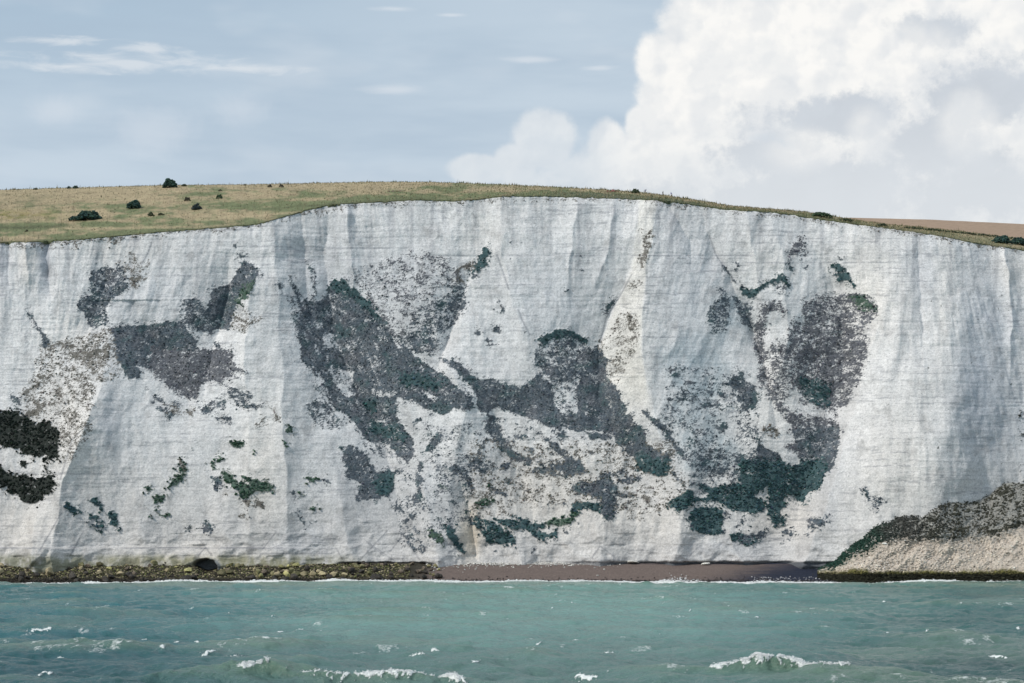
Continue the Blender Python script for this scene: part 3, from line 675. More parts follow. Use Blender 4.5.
    fl = np.maximum(0, perlin(bz * .50, 3.3 + 0 * bz, q * .012)) * sst(perlin(q * .11, bz * .6, 4.2), -.35, .30)   # flint bands
    fl = sst(fl, .06, .40) * .26 * (.35 + .9 * sst(fbm(q * .013, py * .02, 51.1, 3), -.25, .3))
    for yy, xa, xb, s_ in ((248, 290, 420, .5), (255.5, 420, 770, .5), (262.5, 700, 900, .5), (548, -50, 300, .75), (553.5, 240, 345, .6), (526, -20, 30, .5), (282, 560, 680, .25), (301, 520, 720, .22), (526, 10, 60, .4)):
        fl = np.maximum(fl, s_ * np.exp(-((py - yy - .8 * fbm(q * .02, 0, 1.9, 2)) / .7) ** 2) * sst(q, xa - 8, xa + 25) * sst(xb - q, -8, 25) * sst(fbm(q * .05, .5, yy * .1, 3), -.35, .25) * .9)
    pits = sst(perlin(q * .55, py * .75, 15.1) + .5 * perlin(q * 1.1, py * 1.3, 5.1), .62, .85) * .30 * (.4 + .8 * sst(n4, -.1, .2))
    crack = sst(1 - np.abs(perlin(q * .06 + .4 * n4, py * .045, 21.7)) * 26, 0, 1) * .22 * sst(py, 380, 540)
    crack = np.maximum(crack, sst(1 - np.abs(perlin(q * .035 + 1.2 * n4, py * .02, 31.7)) * 34, 0, 1) * .15)
    # lines of weakness seen in the photograph
    for pts in ([(709, 235), (716, 255), (726, 270), (738, 285)], [(632, 274), (620, 296), (606, 318), (600, 345)], [(152, 242), (147, 255), (141, 265)], [(497, 255), (504, 275), (509, 290)], [(518, 309), (522, 320), (530, 335)],
                [(60, 480), (72, 440), (92, 420)], [(449, 335), (446, 345), (439, 350)], [(205, 548), (198, 556)], [(336, 548), (344, 562)], [(262, 550), (276, 532)], [(40, 550), (62, 512)], [(70, 556), (84, 530)], [(92, 518), (112, 535)], [(196, 556), (180, 566)], [(200, 540), (212, 556)], [(272, 548), (292, 540)], [(360, 560), (388, 530)], [(372, 545), (396, 562)], [(390, 552), (404, 533)], [(405, 540), (420, 560)], [(592, 558), (600, 546)], [(600, 546), (616, 558)], [(688, 558), (697, 548)], [(697, 550), (740, 546)], [(365, 540), (384, 556)]):
        p = np.array(pts, float); yy = p[:, 1]
        o_ = np.argsort(yy); cx = np.interp(py, yy[o_], p[o_, 0])
        crack = np.maximum(crack, .45 * np.exp(-((q - cx) / .9) ** 2) * (py > yy.min()) * (py < yy.max()))
    dark = 1 - (1 - sk) * (1 - fl) * (1 - pits) * (1 - crack)
    col *= (1 - dark[..., None] * np.array([1.0, .97, .90]))
    # algae, wet rock and painted shade near the foot
    al = sst(py + 3 * n4, 551, 561) * sst(330 - q, -60, 40) * sst(n4 + .5 * n2, -.30, .15) * .75
    col = col * (1 - al[..., None]) + np.array([.15, .155, .085]) * al[..., None]
    al2 = sst(py, 553, 560) * np.exp(-((q - 200) / 110) ** 2) * .35
    col = col * (1 - al2[..., None]) + np.array([.42, .38, .24]) * al2[..., None]
    gst = np.clip(np.exp(-(((q - 470) / 11) ** 2 + ((py - 535) / 26) ** 2)), 0, 1) * .55
    col = col * (1 - gst[..., None]) + np.array([.55, .46, .34]) * gst[..., None]
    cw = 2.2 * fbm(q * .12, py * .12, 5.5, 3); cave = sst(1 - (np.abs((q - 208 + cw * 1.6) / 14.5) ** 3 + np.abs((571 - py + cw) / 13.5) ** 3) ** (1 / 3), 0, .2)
    col = col * (1 - cave[..., None] * .85) + np.array([.12, .14, .16]) * cave[..., None] * .85  # cave hollow painted dark to stand for its shade
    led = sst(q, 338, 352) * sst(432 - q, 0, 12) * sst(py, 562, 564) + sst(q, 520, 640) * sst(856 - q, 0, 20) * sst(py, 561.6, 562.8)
    col = col * (1 - led[..., None] * .85) + np.array([.035, .045, .06]) * led[..., None] * .85  # wet undercut rock, its shade painted in as a dark band
    spots = sst(perlin(q * .33, py * .33, 44.4), .78, .84) * (q > 880) * (py > 290) * (py < 470) * .9
    col = col * (1 - spots[..., None]) + np.array([.04, .05, .04]) * spots[..., None]
    # vegetation
    si = np.clip(((py - 190) * RS).astype(int), 0, COV.shape[0] - 1); sj = np.clip((q * RS).astype(int), 0, COV.shape[1] - 1)
    sm_ = (STM[si, sj] * (.60 + .9 * fbm(q * .09 + py * .02, py * .05, 81.1, 4, .6) + .35 * perlin(q * .7, py * 1.1, 82.2))).clip(0, .85)[..., None]; col = col * (1 - sm_) + KCOL[ST] * sm_
    kt = np.where((k == SL)[..., None], sst(fbm(q * .06, py * .07, 91.1, 3, .6), .0, .35)[..., None] * .75, 0); kc = KCOL[k] * (1 - kt) + KCOL[TE] * kt
    kp = np.where((k == SL)[..., None], sst(fbm(q * .05, py * .06, 95.1, 3, .6), .05, .4)[..., None] * .8, 0); kc = kc * (1 - kp) + np.array([.100, .108, .125]) * kp
    kc = kc * np.clip(1 + .40 * perlin(q * .5, py * .6, 55.5) + .40 * perlin(q * 1.1, py * 1.5, 57.5) + .3 * n3 + .35 * fbm(q * .12, py * .16, 58.5, 3), .3, 2.0)[..., None]
    mm = (np.where(k == ST, m * .70, m) * (.97 + .03 * perlin(q * 1.3, py * 1.7, 77.7)) * (1 - .22 * sst(perlin(q * .9, py * 1.3, 87.7) + .6 * n4, .15, .6) * ~np.isin(k, (TE, BK))))[..., None]
    col = col * (1 - mm) + kc * mm
    col = np.clip(col, .008, .86)
    mat = attr_material('chalk_rock', [(.5, 6, .16, (1, 1, 1.0)), (2.2, 5, .10, (1, 1, 1.5)), (6.0, 4, .03, (1, 1, 2.0))], .20, 2.3)
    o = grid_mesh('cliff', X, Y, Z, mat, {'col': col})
    tag(o, 'tall white chalk cliff face with patches of dark scrub', 'cliff', kind='structure')
    RIM = (X[-1].copy(), Y[-1].copy(), Z[-1].copy())
    return X, Y, Z, px, py, m, k, g
CX, CY, CZ, CPX, CPY, CM, CK, CG = build_cliff()
def cliffY(px, py):                          # depth of the built cliff at frame positions
    i = np.clip(np.round((py - 190)).astype(int), 0, 399)
    return _depth[i, np.clip(np.round(refl(px)).astype(int), 0, 1023)]
_depth = np.full((400, 1024), np.nan)
_ok = (CPX >= 0) & (CPX < 1023.4) & (CPY >= 190) & (CPY < 589)
_depth[np.round(CPY[_ok]).astype(int) - 190, np.round(CPX[_ok]).astype(int)] = CY[_ok]
for _ in range(4):
    bad = np.isnan(_depth); r1 = np.roll(_depth, 1, 0); _depth[bad] = r1[bad]; bad = np.isnan(_depth); r1 = np.roll(_depth, 1, 1); _depth[bad] = r1[bad]
_depth[np.isnan(_depth)] = 515

# ------------------------------------------------------------------ tufts of scrub on the cliff
_t = (1 + 5 ** .5) / 2
ICO = np.array([(-1, _t, 0), (1, _t, 0), (-1, -_t, 0), (1, -_t, 0), (0, -1, _t), (0, 1, _t), (0, -1, -_t), (0, 1, -_t), (_t, 0, -1), (_t, 0, 1), (-_t, 0, -1), (-_t, 0, 1)]) / math.hypot(1, _t)
ICF = np.array([(0, 11, 5), (0, 5, 1), (0, 1, 7), (0, 7, 10), (0, 10, 11), (1, 5, 9), (5, 11, 4), (11, 10, 2), (10, 7, 6), (7, 1, 8), (3, 9, 4), (3, 4, 2), (3, 2, 6), (3, 6, 8), (3, 8, 9), (4, 9, 5), (2, 4, 11), (6, 2, 10), (8, 6, 7), (9, 8, 1)])
def tufts(name, pts, rad, cols, mat, flat=(1, 1, .8), jit=.45):
    n = len(pts); s = rad[:, None, None] * np.array(flat) * (1 + jit * rng.normal(size=(n, 12, 1)))
    co = (pts[:, None] + ICO[None] * s + .12 * rad[:, None, None] * rng.normal(size=(n, 12, 3))).reshape(-1, 3)
    f = (ICF[None] + 12 * np.arange(n)[:, None, None]).reshape(-1, 3)
    c = np.repeat(cols, 12, 0) * (1 + .15 * rng.normal(size=(n * 12, 1)))
    return raw_mesh(name, co, f, mat, {'col': np.clip(c, .004, .8)}, False)
leaf_mat = attr_material('scrub_leaves', [(6.0, 3, .12, (1, 1, 1))], .3, 4.0, .9, .15)
GN = {0: 'speckled grey scrub patch under the brink at upper left', 1: 'wide slate grey scrub mat at mid height on the left', 2: 'sparse brown tufts on the pale slope above the black thicket',
      3: 'nearly black thicket low on the far left of the cliff', 4: 'small green clumps dotted over the lower left face', 5: 'grey green scrub in the hollow right of the slate mat',
      6: 'large dark scrub filling the long diagonal gully left of centre', 7: 'scattered tufts on the triangular slab beside the diagonal gully', 8: 'broken chains of dark scrub left of centre low on the face',
      9: 'thick slate scrub mass in the middle of the cliff', 10: 'sparse brown tufts running down the pale chute', 11: 'green ledges of scrub above the left end of the beach',
      12: 'scattered turf clumps slipping over the brink all along the top of the cliff', 13: 'patchy blue grey scrub right of the pale chute', 14: 'dense dark green scrub low on the face above the beach',
      15: 'broad purple grey scrub slope left of the bare right buttress'}
inside = (np.abs(CPX - 512) < 760) & (CM > .55) & (CK != ST) & (CG >= 0)
for g, lab in GN.items():
    idx = np.flatnonzero((inside & (CG == g)).ravel())
    if len(idx) < 8: continue
    n = min(len(idx), max(8, int(len(idx) * (.11 if g in (3, 4, 11, 14) else .04)))); idx = rng.choice(idx, n, replace=False)
    P = np.stack([CX.ravel()[idx], CY.ravel()[idx] - .05, CZ.ravel()[idx]], 1)
    kk = CK.ravel()[idx]; big = np.isin(kk, (TE, GR, BK))
    rad = rng.uniform(.14, .32, n) * np.where(big, 1.2, .75)
    lum = 1 + .20 * rng.normal(size=(n, 1)) ; lum = np.clip(lum, .5, 1.6)
    cols = KCOL[kk] * lum * (1 + .08 * rng.normal(size=(n, 3)))
    o = tufts('scrub', P, rad, cols, leaf_mat)
    tag(o, lab, 'scrub', 'scrub growing on the cliff face', 'stuff')

# ------------------------------------------------------------------ meadow on the cliff top
def meadow():
    X0, Y0, Z0 = RIM; s = slice(0, None, 2)
    sel = np.r_[0:170:2, 170:1490, 1490:len(X0):2]
    X0, Y0, Z0 = X0[sel], Y0[sel], Z0[sel]
    px, pe = proj(X0, Y0, Z0); ps = sky_py(px); ps = np.minimum(ps, pe - 1.2)
    L = np.interp(px, [0, 300, 500, 700, 850, 1024], [150, 120, 55, 16, 22, 60])
    v1 = np.concatenate([[0, .004, .01], np.linspace(.02, 1, 110)])
    rows = []
    for v_ in v1:
        Y = Y0 + L * v_
        f = 1 - (1 - v_) ** 1.45
        pp = pe + (ps - pe) * f
        a, b = ray(px, pp); Z = CH + b * Y
        n = fbm(X0 * .05, Y * .05, 1.1, 4) * .5 * np.sin(np.pi * min(1, v_ * 1.0)) + .22 * fbm(X0 * .6, Y * .35, 4.1, 3)
        Z = Z + n * min(1, v_ * 6)
        rows.append((X0 * (Y / Y0), Y, Z))
    Xs, Ys, Zs = rows[-1]
    for d in (3, 8, 16, 30, 60, 120, 260, 520):
        rows.append((Xs * (1 + d / 700), Ys + d, Zs - .02 * d - .00035 * d * d))
    X = np.stack([r[0] for r in rows]); Y = np.stack([r[1] for r in rows]); Z = np.stack([r[2] for r in rows])
    # a small lip that hangs over the face
    lip = np.stack([X[0], Y[0] - .25 - .25 * fbm(px * .3, 0, 2.2, 3), Z[0] + .05])
    und = np.stack([X[0], Y[0] + .35, Z[0] - .75 - .5 * fbm(px * .25, 0, 6.2, 3)])
    X = np.vstack([und[0], lip[0], X[1:]]); Y = np.vstack([und[1], lip[1], Y[1:]]); Z = np.vstack([und[2], lip[2], Z[1:]])
    PX, PY = proj(X, Y, Z)
    n1 = fbm(PX * .012, PY * .09, 5.1, 4); n2 = fbm(PX * .05, PY * .22, 8.1, 4, .6); n3 = fbm(X * .35, Y * .35, 1.6, 4, .6)
    straw = np.array([.40, .32, .20]); green = np.array([.165, .185, .095]); dk = np.array([.085, .09, .05]); ol = np.array([.22, .18, .055])
    rel = (PY - sky_py(PX)) / np.maximum(edge_py(PX) - sky_py(PX), 1)
    gmix = sst(1.3 * n1 + .9 * n2 + .75 * (rel - .55) + .15 * sst(PX, 200, 420), -.22, .34)
    gmix = np.where(PX > 860, gmix * .6, gmix)
    col = straw * (1 - gmix[..., None]) + green * gmix[..., None]
    o_ = np.exp(-(((PX - 15) / 40) ** 2 + ((PY - 215) / 5) ** 2)) * .7 * sst(n2, -.3, .2); col = col * (1 - o_[..., None]) + ol * o_[..., None]
    d_ = np.exp(-(((PX - 20) / 45) ** 2 + ((PY - 200) / 7) ** 2)) * .55 * sst(n2, -.3, .3); col = col * (1 - d_[..., None]) + dk * 1.4 * d_[..., None]
    for yy, x0, x1, c_ in ((227.5, -40, 62, dk), (225.5, 58, 68, dk), (229, 60, 240, straw * 1.1), (222, 190, 330, straw * 1.1), (216, 250, 420, green * .8), (207, 190, 330, green)):
        sl_ = np.interp(PX, [0, 200, 330, 420], [0, -2, -12, -18]) if x1 > 200 else -1.0 * (PX / 60)
        l_ = np.exp(-((PY - yy - sl_ - 1.5 * fbm(PX * .03, 0, yy, 2)) / 1.3) ** 2) * sst(PX, x0 - 10, x0 + 10) * sst(x1 - PX, -10, 10) * .75
        col = col * (1 - l_[..., None]) + c_ * l_[..., None]
    bs = (sst(PX, 540, 575) * sst(730 - PX, 0, 40) * sst(rel + .3 * n2, .25, .6) * .6)[..., None]; col = col * (1 - bs) + np.array([.09, .11, .08]) * bs
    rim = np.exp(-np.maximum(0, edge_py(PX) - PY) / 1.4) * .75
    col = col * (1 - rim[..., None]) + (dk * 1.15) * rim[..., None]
    wd = sst(fbm(PX * .10, PY * .55, 33.3, 4, .65), .10, .42) * .5 * (1 - rel * .4); col = col * (1 - wd[..., None]) + np.array([.12, .11, .07]) * wd[..., None]
    col *= (1 + .38 * n3 + .22 * n2)[..., None]
    mat = attr_material('meadow_grass', [(1.2, 5, .5, (1, 1, 1)), (5, 4, .18, (1, 1, 1))], .3, 1.6)
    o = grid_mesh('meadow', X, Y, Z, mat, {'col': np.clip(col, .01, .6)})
    tag(o, 'sloping meadow of dry grass on the cliff top', 'meadow', kind='structure')
    return X, Y, Z, PX, PY
MX, MY, MZ, MPX, MPY = meadow()
def on_meadow(px, py):
    d = (MPX[2:112] - px) ** 2 + ((MPY[2:112] - py) * 1.5) ** 2; i = np.unravel_index(np.argmin(d), d.shape)
    return float(MX[2:112][i]), float(MY[2:112][i]), float(MZ[2:112][i])

# rough grass and weeds standing on the meadow (uncountable)
def grass():
    idx = rng.choice(112 * MX.shape[1], 26000); r = 2 + idx // MX.shape[1]; c = idx % MX.shape[1]; r = np.minimum(r, 113)
    extra = rng.choice(MX.shape[1], 5200); r = np.concatenate([r, np.full(5200, 110) + rng.integers(0, 3, 5200)]); c = np.concatenate([c, extra]); cl = fbm(MPX[r, c] * .12, MPY[r, c] * .4, 9.9, 3)
    keep = np.abs(MPX[r, c] - 512) < 700; r, c, cl = r[keep], c[keep], cl[keep]; n = len(r)
    P = np.stack([MX[r, c], MY[r, c], MZ[r, c]], 1); P[:, 0] += rng.normal(0, .3, n); P[:, 1] += rng.normal(0, .3, n)
    h = rng.uniform(.12, .48, n) * (1 + 1.2 * (rng.random(n) > .97)) * (1 + 1.1 * sst(cl, .05, .45) * (r > 108)); w = rng.uniform(.05, .16, n)
    a = rng.uniform(0, np.pi, n); dx = np.cos(a) * w; dy = np.sin(a) * w
    v3 = np.stack([P + np.stack([-dx, -dy, -.05 + 0 * h], 1), P + np.stack([dx, dy, -.05 + 0 * h], 1), P + np.stack([rng.normal(0, .08, n), rng.normal(0, .08, n), h], 1)], 1).reshape(-1, 3)
    f = np.arange(3 * n).reshape(-1, 3)
    base = np.where(rng.random((n, 1)) < .55, np.array([[.30, .25, .155]]), np.array([[.11, .125, .06]])) * rng.uniform(.6, 1.25, (n, 1))
    o = raw_mesh('grass', v3, f, leaf_mat, {'col': np.repeat(base, 3, 0)})
    tag(o, 'rough dry grass standing on the cliff top meadow', 'grass', kind='stuff')
grass()

# ------------------------------------------------------------------ distant ploughed field
def field():
    px = np.linspace(300, 1900, 500); top = np.interp(px, [300, 700, 850, 930, 1024, 1300, 1900], [232, 222, 217.6, 219.6, 224, 236, 262])
    rows = []
    for Y, f in [(640, -1.3), (700, -.6)] + [(800 + 8 * i, None) for i in range(51)] + [(1240, 1.02)]:
        t = (Y - 800) / 400 if f is None else f
        pp = top + 34 * (1 - min(t, 1)) ** 1.2 if t > 0 else top + 34 - 30 * t
        a, b = ray(px, pp); Z = CH + b * Y
        if f == 1.02: Z = Zl - 1.0
        Z = Z + .15 * fbm(px * .05, Y * .02, 2.2, 3); Zl = Z
        rows.append((a * Y, np.full(px.shape, float(Y)), Z))
    X = np.stack([r[0] for r in rows]); Y = np.stack([r[1] for r in rows]); Z = np.stack([r[2] for r in rows])
    n = fbm(X * .02, Y * .05, 1.4, 4); n2 = fbm(X * .2, Y * .2, 3.4, 3)
    c = np.array([.335, .235, .165]) * (1 + .10 * n + .12 * n2)[..., None]
    tr = sst(np.sin((X * .92 + Y * .4) * .35), .93, 1) * .12; c = c * (1 - tr[..., None])
    mat = attr_material('bare_soil', [(.6, 5, .3, (1, 1, 1))], .12, .5)
    o = grid_mesh('far_field', X, Y, Z, mat, {'col': c}); tag(o, 'brown harvested field on the rise beyond the cliff edge', 'field', kind='structure')
field()

# ------------------------------------------------------------------ bushes, hedge
def leafy(name, loc, r, cols, n, flat, label, cat='bush', group=None, seed=0, stem=True):
    """a bush: an Empty at its foot, foliage of leaf clumps and a woody stem"""
    g = np.random.default_rng(seed)
    root = bpy.data.objects.new(name, None); COL.objects.link(root); root.location = loc; tag(root, label, cat, group)
    d = g.normal(size=(n, 3)); d /= np.linalg.norm(d, axis=1)[:, None]; d[:, 2] = np.abs(d[:, 2])
    lump = .94 + .08 * np.sin(d[:, 0] * 5 + seed) + .07 * np.sin(d[:, 1] * 6 + 2 * seed) + .05 * np.sin(d[:, 2] * 9)
    d[:, 2] = d[:, 2] ** .75; d[:, :2] *= np.sqrt(np.clip(1 - d[:, 2] ** 2, 0, 1) / np.maximum((d[:, :2] ** 2).sum(1), 1e-6))[:, None]; rr = g.uniform(.35, 1.0, n) ** .35 * lump
    P = d * rr[:, None] * np.array([r[0], r[1], r[2]]); P[:, 2] += .05
    rad = g.uniform(.08, .16, n) * min(r) * 1.1
    c = np.array(cols)[g.integers(0, len(cols), n)] * np.clip(1 + .3 * g.normal(size=(n, 1)), .5, 1.9)
    fo = tufts('foliage', P, rad, c, leaf_mat, flat, .4); fo.parent = root
    if stem:
        k = 6; a = np.linspace(0, 2 * np.pi, k, endpoint=False); rs = .06 * r[2]
        co = np.concatenate([np.stack([np.cos(a) * q_, np.sin(a) * q_, np.full(k, z_)], 1) for q_, z_ in ((rs * 1.6, -.4), (rs, .2 * r[2]), (rs * .5, .7 * r[2]))])
        q = np.array([(j * k + i, j * k + (i + 1) % k, (j + 1) * k + (i + 1) % k, (j + 1) * k + i) for j in range(2) for i in range(k)])
        so = raw_mesh('stem', co, q, bark_mat); so.parent = root
    return root
bark_mat, _T, _b = material('bark'); _b.inputs['Base Color'].default_value = (.09, .07, .05, 1)
_v = _T.noise(objco(_T), 8, 4); _T.l.new(_T.mix(_v, (.05, .04, .03), (.15, .12, .09)), _b.inputs['Base Color'])
DG = [(.025, .052, .05), (.035, .070, .058), (.05, .09, .065)]; OG = [(.05, .07, .04), (.07, .085, .05)]; BB = [(.06, .06, .045), (.09, .08, .06)]
mp = lambda px, py: on_meadow(px, py)
for i, (px, py, w, h, cols, lab) in enumerate([
    (169.5, 187.5, 15.5, 9.0, DG, 'round dark bush alone on the skyline of the meadow'),
    (88, 219.5, 26, 8.5, DG, 'wide low dark green bush nearest the left end of the brink'),
    (76, 220.5, 14, 4.5, DG, 'small trailing bush touching the left side of the wide low one'),
    (134.5, 208.5, 15, 8.5, DG, 'dome shaped dark bush halfway up the meadow'),
    (196.5, 210.0, 10.5, 6.5, [(.03, .045, .05), (.045, .06, .06)], 'small round blue grey bush above the middle of the left brink'),
    (150.5, 216.3, 8, 4.2, OG, 'little olive bush between the dome shaped one and the round blue grey one'),
    (161, 214.8, 7, 2.4, OG, 'flat green tuft just right of the little olive bush'),
    (187.5, 200.8, 7, 4, BB, 'brownish thorn bush above the round blue grey one'),
    (219, 199.0, 7, 5, [(.03, .07, .04), (.05, .09, .05)], 'bright green shrub in the upper part of the meadow'),
    (220.5, 191.2, 4, 2.2, BB, 'tiny brown bush above the bright green shrub'),
    (184.5, 186.2, 6, 2.6, OG, 'small shrub on the skyline just right of the round dark bush'),
    (269.8, 187.2, 5, 3.2, BB, 'left one of two small brown bushes near the skyline'),
    (281.3, 187.4, 5.5, 3.2, BB, 'right one of two small brown bushes near the skyline'),
    (245, 186.0, 3, 2.6, BB, 'single tiny bush on the skyline between the shrub and the brown pair'),
    (69, 188.6, 5, 2.8, DG, 'left half of a dark pair of shrubs on the skyline'),
    (75.5, 188.3, 6, 3.2, DG, 'right half of a dark pair of shrubs on the skyline'),
    (36, 189.8, 5, 2.0, OG, 'low shrub on the skyline near the far left'),
    (27.5, 231.6, 4, 2.2, BB, 'tiny brown tuft bush near the far left brink'),
    (635, 193.2, 10, 4.6, OG, 'low green grey mound of scrub on the brink left of the three people'),
    (820, 217.0, 24, 5.0, [(.05, .085, .05), (.07, .10, .055)], 'wide green bush on the brink above the purple scrub slope'),
    (846, 221.2, 15, 3.2, OG, 'lower green bush on the brink right of the wide one'),
    (882, 226.2, 12, 3.0, OG, 'small green bush at the edge where the brown field begins'),
    (1002, 243.0, 18, 7.5, DG, 'left lobe of the dark thicket on the right end of the cliff top'),
    (1018, 244.5, 20, 7.0, DG, 'right lobe of the dark thicket on the right end of the cliff top'),
    ]):
    x, y, z = mp(px, py); s = y / F; seed = i + 3
    leafy('bush', (x, y, z - .1), (w * s / 2, w * s / 2 * .85, h * s), cols, int(90 + w * h * 2.2), (1, 1, .85), lab, 'bush', None, seed)
# hedge on the right
def hedge():
    pts = np.array([(905, 227.5), (925, 229), (945, 231), (965, 233), (985, 235.2), (1005, 237.3), (1024, 239.6), (1080, 249)]); P = []
    for t in np.linspace(0, 1, 420):
        px = 905 + 175 * t; x, y, z = at(px, np.interp(px, pts[:, 0], pts[:, 1]) + .4, 0); 
        x, y, z = on_meadow(px, np.interp(px, pts[:, 0], pts[:, 1]) + .9)
        P.append((x + random.gauss(0, .25), y + random.gauss(0, .4), z + random.uniform(0, .45) * 1.0))
    P = np.array(P); n = len(P)
    o = tufts('hedge', P, rng.uniform(.16, .32, n), np.array(OG)[rng.integers(0, 2, n)] * rng.uniform(.5, 1.2, (n, 1)), leaf_mat)
    tag(o, 'long thin dark hedge between the rough turf and the brown field', 'hedge')
hedge()
# chalky rubble showing in the turf
def blob_rock(name, size, mat, seed, sub=2, rough=.22):
    import bmesh
    bm = bmesh.new(); bmesh.ops.create_icosphere(bm, subdivisions=sub, radius=1)
    g = np.random.default_rng(seed); co = np.array([v_.co for v_ in bm.verts])
    for _ in range(11):                      # facets: cut with random planes
        n = g.normal(size=3); n /= np.linalg.norm(n); d = g.uniform(.42, .8); s_ = co @ n
        co = co - np.maximum(0, s_ - d)[:, None] * n
    co = co * (1 + rough * fbm(co[:, 0] * 1.3 + seed, co[:, 1] * 1.3, co[:, 2] * 1.3, 3))[:, None] * np.array(size)
    for v_, c_ in zip(bm.verts, co): v_.co = c_
    me = bpy.data.meshes.new(name); bm.to_mesh(me); bm.free(); me.materials.append(mat)
    return me
def rock_material(name, ca, cb, cc, rough=.85):
    m, T, b = material(name, rough, .35); oc = T.n.new('ShaderNodeTexCoord').outputs['Object']
    gi = T.n.new('ShaderNodeObjectInfo').outputs['Random']
    va = T.n.new('ShaderNodeVectorMath'); va.operation = 'ADD'; T.put(va.inputs[0], oc); T.put(va.inputs[1], T.comb(T.m('MULTIPLY', gi, 40.0), T.m('MULTIPLY', gi, 17.0), 0.0))
    c1 = T.mix(T.ss(T.noise(va.outputs[0], .9, 5, .6), .35, .65), ca, cb)
    c2 = T.mix(T.ss(T.noise(va.outputs[0], 2.6, 5, .65), .52, .70, 0.0, .8), c1, cc)
    hs = T.n.new('ShaderNodeHueSaturation'); T.put(hs.inputs['Color'], c2); T.put(hs.inputs['Value'], T.m('ADD', T.m('MULTIPLY', gi, .8), .6))
    T.l.new(hs.outputs[0], b.inputs['Base Color']); bump(T, b, T.noise(va.outputs[0], 3.0, 6, .65), .35)
    return m
RM = {'olive': rock_material('weedy_rock', (.16, .15, .07), (.24, .21, .12), (.07, .08, .03)),
      'tan': rock_material('tan_rock', (.46, .38, .24), (.40, .34, .20), (.22, .19, .10)),
      'dark': rock_material('wet_rock', (.030, .026, .022), (.055, .045, .035), (.02, .022, .012), .5),
      'brown': rock_material('brown_rock', (.14, .11, .085), (.24, .19, .14), (.06, .05, .04)),
      'chalk': rock_material('chalk_block', (.72, .70, .64), (.64, .62, .57), (.5, .48, .42)),
      'yellow': rock_material('lichen_rock', (.42, .38, .17), (.34, .33, .15), (.20, .21, .09))}
def rocks_tag(o, lab, grp): return tag(o, lab, 'boulder', grp)
PROTO = {k: [blob_rock('boulder_mesh', (1, .85, .68), RM[k], 100 + 7 * i + len(k)) for i in range(5)] for k in RM}
def boulder(kind, px, py, wpx, hpx, Y, label, grp):
    x, _y, z = at(px, py, Y); s = Y / F
    o = bpy.data.objects.new('boulder', random.choice(PROTO[kind])); COL.objects.link(o)
    o.location = (x, Y, z + hpx * s * .30); o.scale = (wpx * s / 2, wpx * s / 2 * random.uniform(.8, 1.2), hpx * s / 2 / .68)
    o.rotation_euler = (random.uniform(-.25, .25), random.uniform(-.25, .25), random.uniform(0, 6.28))
    return rocks_tag(o, label, grp)
x, y, z = mp(396, 191.5)
for i, (dx, dy, s_) in enumerate(((-2.2, 0, .55), (-1.0, .4, .7), (.2, -.1, .6), (1.3, .3, .75), (2.4, 0, .5))):
    o = bpy.data.objects.new('turf_rock', blob_rock('turf_rock_mesh', (1.0 * s_, .8 * s_, .55 * s_), RM['brown'], 60 + i)); COL.objects.link(o); o.location = (x + dx, y + dy, z + .1)
    tag(o, 'grey stone in the small heap near the top of the meadow', 'rock', 'stones of the small heap on the meadow')

# ------------------------------------------------------------------ foreshore: rock ledge on the left, shingle in the middle
def shore():
    xs = np.linspace(-420, 420, 1500); ys = np.linspace(478, 522, 110)
    X, Y = np.meshgrid(xs, ys); px, _ = proj(X, Y, 1.0 + 0 * X); q = refl(px)
    prof = np.interp(Y, [478, 485.5, 488.5, 499, 508, 522], [-2.2, -.25, .6, 3.2, 5.0, 7.2])
    Z = prof + .35 * fbm(X * .12, Y * .2, 1.2, 4) * sst(470 - q, 0, 60) + .10 * fbm(X * .4, Y * .8, 4.4, 3)
    Z = Z - 1.9 * np.exp(-((q - 208) / 13) ** 2) * sst(Y, 494, 499)
    beach = sst(q + 10 * fbm(X * .1, Y * .3, 2.2, 3) + (508 - Y) * .9, 425, 452) * sst(845 - q, 0, 12)
    n = fbm(X * .25, Y * .6, 7.2, 4, .6); n2 = fbm(X * 1.2, Y * 1.5, 3.2, 3)
    rock = np.array([.045, .04, .03]) * (1 + .6 * n + .4 * n2)[..., None]
    sh = np.array([.160, .124, .110]) * (1 + .14 * n + .16 * n2)[..., None]
    wet = sst(488.8 - Y + 1.2 * n, -1, 1); sh = sh * (1 - wet[..., None] * .6)
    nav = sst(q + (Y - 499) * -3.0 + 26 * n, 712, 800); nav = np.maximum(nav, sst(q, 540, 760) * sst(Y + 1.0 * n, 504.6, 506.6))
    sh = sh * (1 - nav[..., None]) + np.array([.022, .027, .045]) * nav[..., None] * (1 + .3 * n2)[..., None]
    fr = sst(Y + 2.2 * n - (560 - q) * .012, 504.6, 506.3) * sst(600 - q, 0, 80) * (1 - nav); sh = sh * (1 - fr[..., None]) + np.array([.58, .56, .53]) * fr[..., None]
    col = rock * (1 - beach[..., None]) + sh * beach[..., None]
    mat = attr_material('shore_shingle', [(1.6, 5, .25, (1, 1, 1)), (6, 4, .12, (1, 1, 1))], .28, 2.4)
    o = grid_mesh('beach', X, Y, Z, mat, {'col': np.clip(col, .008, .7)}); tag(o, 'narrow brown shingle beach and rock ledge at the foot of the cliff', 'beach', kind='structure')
    return X, Y, Z, px
SX, SY, SZ, SPX = shore()
def shoreZ(x, y): 
    j = int(round((x + 420) / 840 * 1499)); i = int(round((y - 478) / 44 * 109)); return float(SZ[max(0, min(109, i)), max(0, min(1499, j))])
